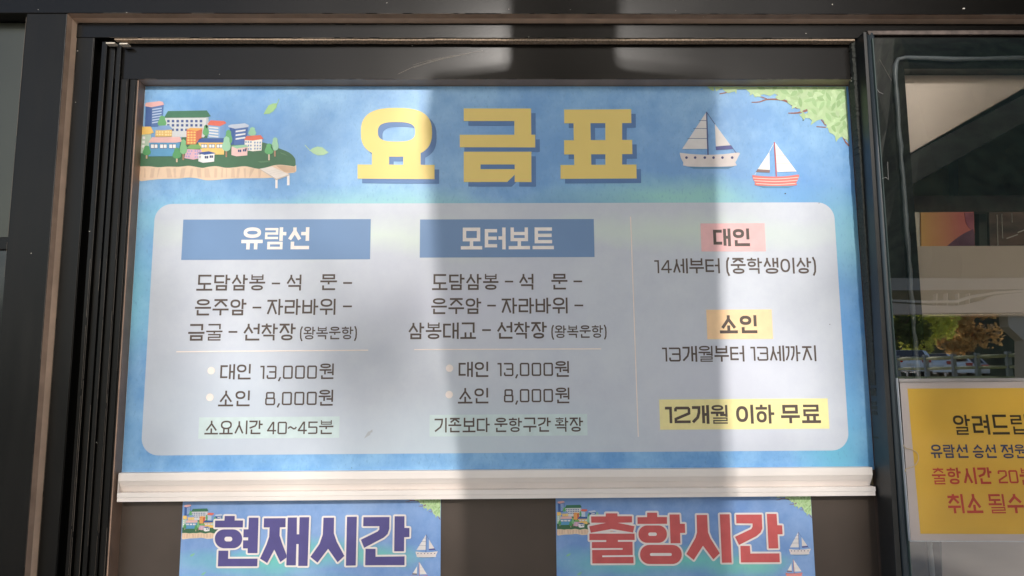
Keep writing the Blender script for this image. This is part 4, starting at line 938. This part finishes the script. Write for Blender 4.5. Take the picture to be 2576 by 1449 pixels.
# ------------------------------------------------------------------ acrylic holder with the yellow notice
ho = thing('acrylic_holder', 'clear acrylic sign holder with a half moon notch fixed on the right window', 'sign holder')
yh = ym-.009
hl = line_at(2257.5, 951, 2290, 1363)
def HQ(y, k=0, vt=951, vb=1362.5, ur=2740): return [P(hl(vt)+k, vt, y), P(ur, vt-3.5, y), P(ur, vb+4, y), P(hl(vb)+k, vb, y)]
cl = mat('acrylic_edge', (196,200,206), rough=.15, var=.1, scale=30)
q = HQ(yh, 0); b = Buf()
b.prism([q[0], (q[0][0]+.0016, q[0][1]), (q[3][0]+.0016, q[3][1]), q[3]], yh, ym-.001); b.prism([q[3], q[2], (q[2][0], q[2][1]+.0022), (q[3][0], q[3][1]+.0022)], yh+.0003, ym-.001)
b.obj('holder_rim', cl, ho, .0005)
b = Buf(); tp = [P(2262,953,yh), P(2740,949.5,yh), P(2740,958,yh), P(2263,961.5,yh)]; b.prism(tp, yh+.001, yh+.003); b.obj('holder_lip', mat('acrylic_lip', (176,172,172), rough=.2, var=.2, scale=60, stretch=(.2,1,1)), ho, .0008)
cg = bpy.data.materials.new('clear_acrylic'); cg.use_nodes = True; n = cg.node_tree.nodes; l = cg.node_tree.links; n.clear()
out = n.new('ShaderNodeOutputMaterial'); tr = n.new('ShaderNodeBsdfTransparent'); tr.inputs[0].default_value = (.95,.95,.95,1); gs = n.new('ShaderNodeBsdfGlossy'); gs.inputs['Roughness'].default_value = .06
fz = n.new('ShaderNodeFresnel'); fz.inputs[0].default_value = 1.45; ms = n.new('ShaderNodeMixShader'); l.new(fz.outputs[0], ms.inputs[0]); l.new(tr.outputs[0], ms.inputs[1]); l.new(gs.outputs[0], ms.inputs[2]); l.new(ms.outputs[0], out.inputs[0])
q = HQ(yh, 1, 953, 1361); mesh_obj('holder_front', [(x, yh, z) for x, z in q], [(0, 3, 2, 1)], cg, ho)
arc = [(1060,205),(1095,235),(1110,265),(1118,310),(1150,380),(1195,415),(1250,425),(1310,400),(1360,360),(1378,310),(1390,270),(1405,240),(1440,230)]
b = Buf(); b.tube([(P(2236.1+zx*.1764, 932.8+zy*.1764, yh-.0008)[0], yh-.0008, P(2236.1+zx*.1764, 932.8+zy*.1764, yh-.0008)[1]) for zy, zx in smooth([(a_, c_) for a_, c_ in arc], 4)], .0009, 6)
b.obj('notch_rim', mat('notch_rim', (206,186,150), rough=.2), ho, smooth=True)
no = thing('yellow_notice', 'yellow notice on white paper with black, blue and red Korean lettering', 'notice')
yn = ym-.0045
pl2 = line_at(2263, 956, 2292, 1359)
prism('paper', [P(pl2(956), 956, yn), P(2740, 952, yn), P(2740, 1363, yn), P(pl2(1359), 1359, yn)], yn, yn+.001, PAPER, no)
prism('yellow_field', [P(2282.6, 977.5, yn), P(2740, 975, yn), P(2740, 1344, yn), P(2315.4, 1342.8, yn)], yn-.0003, yn-.0001, YELLOW, no)
yt = yn-.0007
def NT(name, rgb, items):
    mk = ink(rgb, .1)
    for s, a, c, vt, vb, t in items:
        b = Buf()
        x0, z0 = P(a, vb, yn); x1, z1 = P(c, vb, yn); h_ = P(a, vt, yn)[1]-z0
        sk = (P(a, vt, yn)[0]-x0)/h_ if False else -.06
        for gph in text_polys(s, x0, x1, z0, z0+h_, t, .12):
            sheet(b, [[(px+(pz-z0)*sk, pz) for px, pz in pp] for pp in gph], yt, mk)
        b.obj(name, None, no)
NT('black_lettering', (52,40,28), [('알려드립니다', 2402, 2684, 1043.6, 1094, .125)])
NT('blue_lettering', (52,62,104), [('유람선', 2343, 2437, 1118.4, 1152.4, .13), ('승선', 2449, 2508, 1118.4, 1152.4, .13), ('정원', 2521, 2586, 1118.4, 1153, .13)])
NT('red_lettering', (196,74,58), [('출항시간', 2347, 2498, 1176.6, 1218.7, .14), ('20', 2513, 2563, 1181, 1216, .13), ('분', 2568, 2608, 1177, 1220, .14), ('취소', 2387, 2474, 1243, 1291.4, .14), ('될수', 2490, 2578, 1243, 1291.6, .14)])

# the window, the room and the notice go on past the right edge of the picture
def stretch_right(objs, dx):
    for o in objs:
        mx = max(v.co.x for v in o.data.vertices)
        for v in o.data.vertices:
            if v.co.x > mx-.035: v.co.x += dx
stretch_right([o for o in rw.children if max(v.co.x for v in o.data.vertices) > 1.25], .66)
stretch_right([o for o in list(ho.children)+list(no.children) if o.name.split('.')[0] in ('holder_rim', 'holder_lip', 'holder_front', 'paper', 'yellow_field')], .075)
stretch_right([o for o in COL.objects if o.type == 'MESH' and o.parent is None and o.name.split('.')[0] in ('valance', 'counter_front', 'white_ledge', 'grey_cabinet')], .9)
h = Buf(); h.box(2.02, 2.1, -.09, .02, ZT-1.95, ZT+.147); h.obj('right_mullion', BLACK_V, fr, .002)

# ------------------------------------------------------------------ in front of the window (seen as reflection and as shade)
cs = mat('painted_concrete', (150,142,132), rough=.7, var=.08, scale=2)
tag(prism('canopy_column', [(.15,0),(.775,0),(.775,2.65),(.79,3.61),(.53,3.64),(.54,6),(.25,6),(.26,3.64),(.045,3.61),(.152,2.65)], -3.2, -3.45, mat('dark_column', (70,68,66), rough=.7, var=.1, scale=3), None, .02), 'dark canopy column on a broad tapering pier in front of the window', 'column')
can = thing('canopy', 'pale concrete canopy over the path in front of the window', 'canopy')
b = Buf(); b.box(-14, 16, -4.5, -.06, 6.0, 6.25); b.obj('slab', cs, can)
b = Buf(); b.box(-14, 16, -4.7, -4.5, 5.9, 6.35); b.obj('fascia', mat('white_fascia', (200,192,182), rough=.5), can)
# far shelter, its edge, arch and flared column
sf = thing('far_shelter', 'long beige shelter with a curved rib across the square', 'shelter')
zs = M(2400, 600, 20).z; z1 = M(2400, 741, 20).z; z2_ = M(2400, 788, 20).z
b = Buf(); b.box(4, 34, -27, -20.2, z1+.15, z1+.5); b.obj('roof', cs, sf)
def Mq(pts, Y): return [(M(u, v, Y).x, M(u, v, Y).z) for u, v in pts]
b = Buf(); b.prism(Mq([(2150,752),(2240,753),(2330,757),(2400,757),(2440,744),(2500,735),(2560,731),(2800,724),(2800,731),(2560,737),(2500,741),(2445,750),(2402,763),(2330,763),(2240,759),(2150,757)], 20), -20.4, -20.1); b.obj('rib', mat('shelter_beige', (186,172,156), rough=.6, var=.05), sf)
b = Buf(); b.prism(Mq(smooth([(2150,775),(2240,764),(2330,768),(2372,744.5),(2400,744.8),(2440,739),(2500,731)], 2)[:1]+[(2150,760),(2240,751),(2255,748),(2330,746),(2345,744),(2395,745),(2440,741),(2500,729),(2800,700),(2800,787),(2150,790)], 19.9)[:0] or Mq([(2150,768),(2240,762),(2330,769),(2390,771),(2430,767),(2470,757),(2500,744),(2560,738),(2800,734),(2800,788),(2150,792)], 19.9), -20.3, -20.0)
b.obj('edge_beam', mat('shelter_beige2', (176,160,146), rough=.6, var=.05), sf)
for u in (2352, 2378, 2407, 2435):
    b = Buf(); b.prism(Mq([(u,738),(u+2,738),(u+2,775),(u,775)], 20), -20.35, -20.15); b.obj('rib_post', MATS['shelter_beige'], sf)
b = Buf(); b.prism(Mq([(2536,786),(2800,782),(2800,1000),(2578,1000),(2574,858),(2538,824)], 20), -20.6, -20.2); b.obj('flared_column', MATS['shelter_beige'], sf)
# fence of posts and rails along the car park
fe = thing('post_and_rail_fence', 'low fence of grey posts and weathered rails along the car park', 'fence')
pm_ = mat('grey_post', (150,156,158), rough=.6, var=.1); rm_ = mat('weathered_rail', (196,190,146), rough=.8, var=.25, scale=5)
ps = [(2205,34.5),(2262,33),(2331,31.5),(2401,30),(2464,29),(2542,28),(2625,27.2),(2712,26.4)]
for u, Y in ps:
    g = M(u, 948, Y); b = Buf(); b.box(g.x-.085, g.x+.085, g.y-.08, g.y+.08, LOT-.1, LOT+1.02); b.obj('post', pm_, fe, .01)
for (u0, Y0), (u1, Y1) in zip(ps[:-1], ps[1:]):
    a, c = M(u0, 948, Y0), M(u1, 948, Y1)
    for zt_, hh in ((.86, .075), (.40, .065)):
        b = Buf(); b.tube([(a.x, a.y+.05, LOT+zt_), (c.x, c.y+.05, LOT+zt_)], hh, 8); b.obj('rail', rm_, fe, smooth=True)
# cars
WC = mat('white_car_paint', (236,240,246), rough=.25, var=.03, coat=.6); SC = mat('silver_car_paint', (170,174,178), rough=.3, var=.03, coat=.6)
CG = mat('car_glass', (20,24,30), rough=.08, var=.1); TY_ = mat('tyre', (24,24,24), rough=.8); RL = mat('tail_light_red', (190,30,34), rough=.2); AL = mat('alloy', (150,152,156), rough=.3)
def car_parts(root, paint):
    L, W = 4.4, 1.78
    side = [(-2.2,.35),(-2.2,.78),(-2.1,1.0),(-1.85,1.08),(-1.3,1.42),(-.9,1.47),(.1,1.45),(.55,1.30),(1.05,.98),(1.9,.85),(2.15,.68),(2.2,.35)]
    b = Buf(); n = len(side); rows = []
    for yy, ins in ((-W/2, 0), (W/2, 0)):
        rows.append([(x, yy*(1-.14*max(0, (z-.98)/.5)), z) for x, z in side])
    vs = rows[0]+rows[1]; fs = [tuple(range(n))[::-1], tuple(range(n, 2*n))]+[(i, (i+1)%n, n+(i+1)%n, n+i) for i in range(n)]
    b.add(vs, fs); b.obj('body', paint, root, .04)
    b = Buf()
    for s in (-1, 1):
        def wpt(x, z): return (x, s*(W/2*(1-.14*max(0, (z-.98)/.5))+.012), z)
        for poly in ([(-1.62,1.08),(-1.2,1.36),(-.45,1.40),(-.45,1.04),(-1.5,1.02)], [(-.38,1.04),(-.38,1.40),(.08,1.38),(.50,1.24),(.86,1.02)]):
            q = [wpt(*p) for p in poly]; k = len(b.v); b.add(q, [tuple(range(len(q)))])
    b.add([(-1.90,-.66,1.09),(-1.90,.66,1.09),(-1.36,.60,1.41),(-1.36,-.60,1.41)], [(0,3,2,1)]); b.v[-4:] = [(x-.03, y, z+.02) for x, y, z in b.v[-4:]]
    b.add([(1.08,-.68,1.0),(1.08,.68,1.0),(.58,.60,1.31),(.58,-.60,1.31)], [(0,1,2,3)]); b.v[-4:] = [(x+.03, y, z+.02) for x, y, z in b.v[-4:]]
    b.obj('car_window', CG, root)
    for sx in (-1.35, 1.35):
        for sy in (-1, 1):
            b = Buf(); b.tube([(sx, sy*(W/2-.16), .32), (sx, sy*(W/2+.02), .32)], .32, 20); wh = b.obj('wheel', TY_, root)
            b = Buf(); b.tube([(sx, sy*(W/2), .32), (sx, sy*(W/2+.03), .32)], .19, 14); b.obj('rim', AL, wh)
    for sy in (-1, 1):
        b = Buf(); b.box(-2.225, -2.05, sy*.62-.20, sy*.62+.20, .80, .98); b.obj('tail_light', RL, root, .01)
    b = Buf(); b.box(-2.215, -2.19, -.26, .26, .60, .74); b.obj('number_plate', mat('plate_white', (225,225,220), rough=.5), root)
spots = [(2283, 38, 112, WC, 'white hatchback nearest the fence showing its red tail light'), (2338, 42, 108, WC, 'white saloon parked beyond the first white hatchback'),
         (2386, 46, 106, WC, 'third white car in the row mirrored in the glass'), (2428, 51, 104, SC, 'silver car at the far end of the parked row')]
for u, Y, ang, paint, lab in spots:
    p = M(u, 940, Y)
    c = bpy.data.objects.new('parked_car', None); COL.objects.link(c); tag(c, lab, 'car', 'cars parked behind the fence')
    car_parts(c, paint); c.location = (p.x, p.y, LOT); c.rotation_euler = (0, 0, R(180+ang))
# trees
def tree(label, pos, crown, hgt, cr_w, leaf_rgb, seed, n=2600, leaf=.16):
    t = thing('tree', label, 'tree', (0,0,0)); rs = random.Random(seed); px, py, pz = pos
    b = Buf(); b.tube([(px,py,pz),(px+.08,py,pz+hgt*.3),(px-.05,py,pz+hgt*.6),(px+.05,py,pz+hgt*.85)], [.16,.12,.08,.03], 8)
    for k in range(9):
        a = rs.random()*6.28; z = pz+hgt*rs.uniform(.3, .7); r = cr_w*rs.uniform(.4,.8)
        b.tube([(px,py,z),(px+r*.5*math.cos(a),py+r*.5*math.sin(a),z+r*.35),(px+r*math.cos(a),py+r*math.sin(a),z+r*.8)], [.05,.035,.015], 5)
    b.obj('trunk', mat('bark', (98,80,64), rough=.9, var=.3, scale=8), t)
    b = Buf(); cl = [(px+cr_w*rs.uniform(-.7,.7), py+cr_w*rs.uniform(-.6,.6), pz+hgt*rs.uniform(.38,.95), rs.uniform(.28,.5)*cr_w) for _ in range(17)]
    for _ in range(n):
        c = rs.choice(cl); d = Vector((rs.gauss(0,1), rs.gauss(0,1), rs.gauss(0,.8))).normalized()*c[3]*rs.random()**.4
        o_ = Vector(c[:3])+d; u_ = Vector((rs.gauss(0,1), rs.gauss(0,1), rs.gauss(0,1))).normalized(); w_ = u_.orthogonal().normalized(); s = leaf*rs.uniform(.6,1.3)
        b.add([o_-u_*s, o_-w_*s*.6, o_+u_*s, o_+w_*s*.6], [(0,1,2,3)])
    lm = mat('leaf_%d' % seed, leaf_rgb, rough=.7, var=.55, scale=1.4)
    nn = lm.node_tree.nodes; bs_ = nn['Principled BSDF']; tl = nn.new('ShaderNodeBsdfTranslucent'); mx = nn.new('ShaderNodeMixShader'); mx.inputs[0].default_value = .5
    lm.node_tree.links.new(bs_.inputs['Base Color'].links[0].from_socket, tl.inputs[0]); lm.node_tree.links.new(bs_.outputs[0], mx.inputs[1]); lm.node_tree.links.new(tl.outputs[0], mx.inputs[2])
    lm.node_tree.links.new(mx.outputs[0], nn['Material Output'].inputs[0])
    b.obj('crown', lm, t)
p = M(2330, 948, 44); tree('yellow green tree standing behind the first white car', (p.x, p.y, LOT), None, M(2330,762,44).z-LOT, 2.0, (214,214,100), 21)
p = M(2262, 948, 40); tree('dark green tree at the left end of the parked row', (p.x, p.y, LOT), None, M(2262,775,40).z-LOT, 1.6, (88,100,48), 22, 1600)
p = M(2440, 948, 47); tree('rust brown autumn tree behind the silver car', (p.x, p.y, LOT), None, M(2440,772,47).z-LOT, 1.75, (204,166,108), 23)
# added unseen tree: leaves placed by density map to dapple board and shade window
SPOTS = [(920,560,120,120,1),(640,790,110,170,1),(585,1010,100,150,.9),(1850,745,120,120,1),(1120,1215,80,70,1),(560,1225,110,60,.8),(960,330,110,170,.7),(2000,1000,170,220,.45),(2000,330,160,120,.4),(600,300,200,120,.3)]
DARKS = [(400,850,90,320,.7),(900,880,170,210,.8),(420,1130,120,80,.3)]
def depth_at(u, v):
    t = .46
    for cu, cv, ru, rv, k in SPOTS: t -= .46*k*math.exp(-((u-cu)/ru)**2-((v-cv)/rv)**2)*1.25
    for cu, cv, ru, rv, k in DARKS: t += k*math.exp(-((u-cu)/ru)**2-((v-cv)/rv)**2)
    t = max(0, t)
    if u > 2190: t = (.15 if v < 330-(u-2285)*1.2 else (2.4 if v < 900 else 1.5))
    return t
rs = random.Random(31); bt = thing('added_shade_tree', 'added unseen tree that dapples the board and shades the right window', 'tree'); b = Buf()
LA = .0062; n_ = int(4.6*2.3/LA*3.0)
for _ in range(n_):
    u, v = rs.uniform(-300, 3000), rs.uniform(-250, 1800)
    x_, z_ = P(u, v, 0); area = 3.2*2.0
    if rs.random() > depth_at(u, v)/3.0: continue
    o_ = Vector((x_, 0, z_))+SDIR*rs.uniform(23, 28); a1 = SDIR.orthogonal().normalized(); a1.rotate(Matrix.Rotation(rs.random()*6.28, 3, SDIR)); a2 = SDIR.cross(a1); s = .062
    a1 = (a1+SDIR*rs.uniform(-.5,.5)).normalized()
    b.add([o_-a1*s, o_-a2*s*.8, o_+a1*s, o_+a2*s*.8], [(0,1,2,3)])
cx_ = Vector((.2, 0, 1.8))+SDIR*25.5
for _ in range(5000):
    d_ = Vector((rs.gauss(0,1), rs.gauss(0,1), rs.gauss(0,1))).normalized()*rs.uniform(.4, 1)**.5*5.0; o_ = cx_+d_
    back = o_-SDIR*((o_.y)/SDIR.y)
    if -2.2 < back.x < 2.6 and .6 < back.z < 3.4: continue
    u_ = Vector((rs.gauss(0,1), rs.gauss(0,1), rs.gauss(0,1))).normalized(); w_ = u_.orthogonal(); b.add([o_-u_*.14, o_-w_*.1, o_+u_*.14, o_+w_*.1], [(0,1,2,3)])
b.obj('crown', mat('shade_leaf', (96,116,60), rough=.7, var=.4, scale=1), bt)
b = Buf(); b.tube([(cx_.x+.6, cx_.y, 0), (cx_.x+.5, cx_.y, 6), (cx_.x+.3, cx_.y-.2, 8), (cx_.x+.2, cx_.y, 9.2)], [.42,.34,.22,.16], 12)
for k in range(6):
    a_ = k*1.05; b.tube([(cx_.x+.35, cx_.y, 6+k*.3), (cx_.x+.3+3*math.cos(a_), cx_.y+2*math.sin(a_), 8), (cx_.x+4.2*math.cos(a_), cx_.y+4*math.sin(a_), 9.0)], [.12,.08,.03], 6)
b.obj('trunk', mat('bark', (98,80,64)), bt)
# wooded hill, made taller to keep bright sky out of the glass reflection
hb = Buf(); rs = random.Random(6); NX, NY = 64, 26
from mathutils import noise as mnoise
for j in range(NY):
    for i in range(NX):
        y = -75-j*8.0; x = -y*.40+i*4.2; k = min(1, j/12)
        side = min(1, i/5.0); z = LOT+130*side*(k**.9)+(mnoise.noise(Vector((x*.06, y*.06, 0)))*8+mnoise.noise(Vector((x*.3, y*.3, 3)))*4)*k
        hb.v.append((x, y, z if j and i else LOT-.5))
for j in range(NY-1):
    for i in range(NX-1): hb.f.append((j*NX+i, (j+1)*NX+i, (j+1)*NX+i+1, j*NX+i+1)); hb.mi.append(0)
struct(hb.obj('wooded_hill', mat('dark_forest', (58,62,44), rough=.95, var=.6, scale=.5, bump=1.0, bscale=1.5)))

rb = Buf(); n_x, n_y = 60, 5  # added unseen ridge that cuts sky glare in the window glass
for j in range(n_y):
    for i in range(n_x):
        x = -330+i*11.5; y = -250-j*20; z = LOT+(0, 14, 28, 38, 40)[j]*(.75+.35*mnoise.noise(Vector((x*.012, 0, 5))))+mnoise.noise(Vector((x*.1, y*.1, 1)))*3*(j > 0)
        rb.v.append((x, y, z if j else LOT-1))
for j in range(n_y-1):
    for i in range(n_x-1): rb.f.append((j*n_x+i, (j+1)*n_x+i, (j+1)*n_x+i+1, j*n_x+i+1)); rb.mi.append(0)
struct(rb.obj('added_ridge', mat('hazy_forest', (92,104,96), rough=.95, var=.3, scale=.3)))

# ------------------------------------------------------------------ every Empty stands at the base of its thing
bpy.context.view_layer.update()
for t in [o for o in COL.objects if o.type == 'EMPTY' and o.parent is None and o.name.split('.')[0] != 'parked_car']:
    pts = [c.matrix_world @ Vector(v) for c in t.children_recursive if c.type == 'MESH' for v in c.bound_box]
    if not pts: continue
    lo = Vector([min(p[i] for p in pts) for i in range(3)]); hi = Vector([max(p[i] for p in pts) for i in range(3)])
    base = Vector(((lo.x+hi.x)/2, (lo.y+hi.y)/2, lo.z)); t.location = base
    for c in t.children: c.location = c.location-base
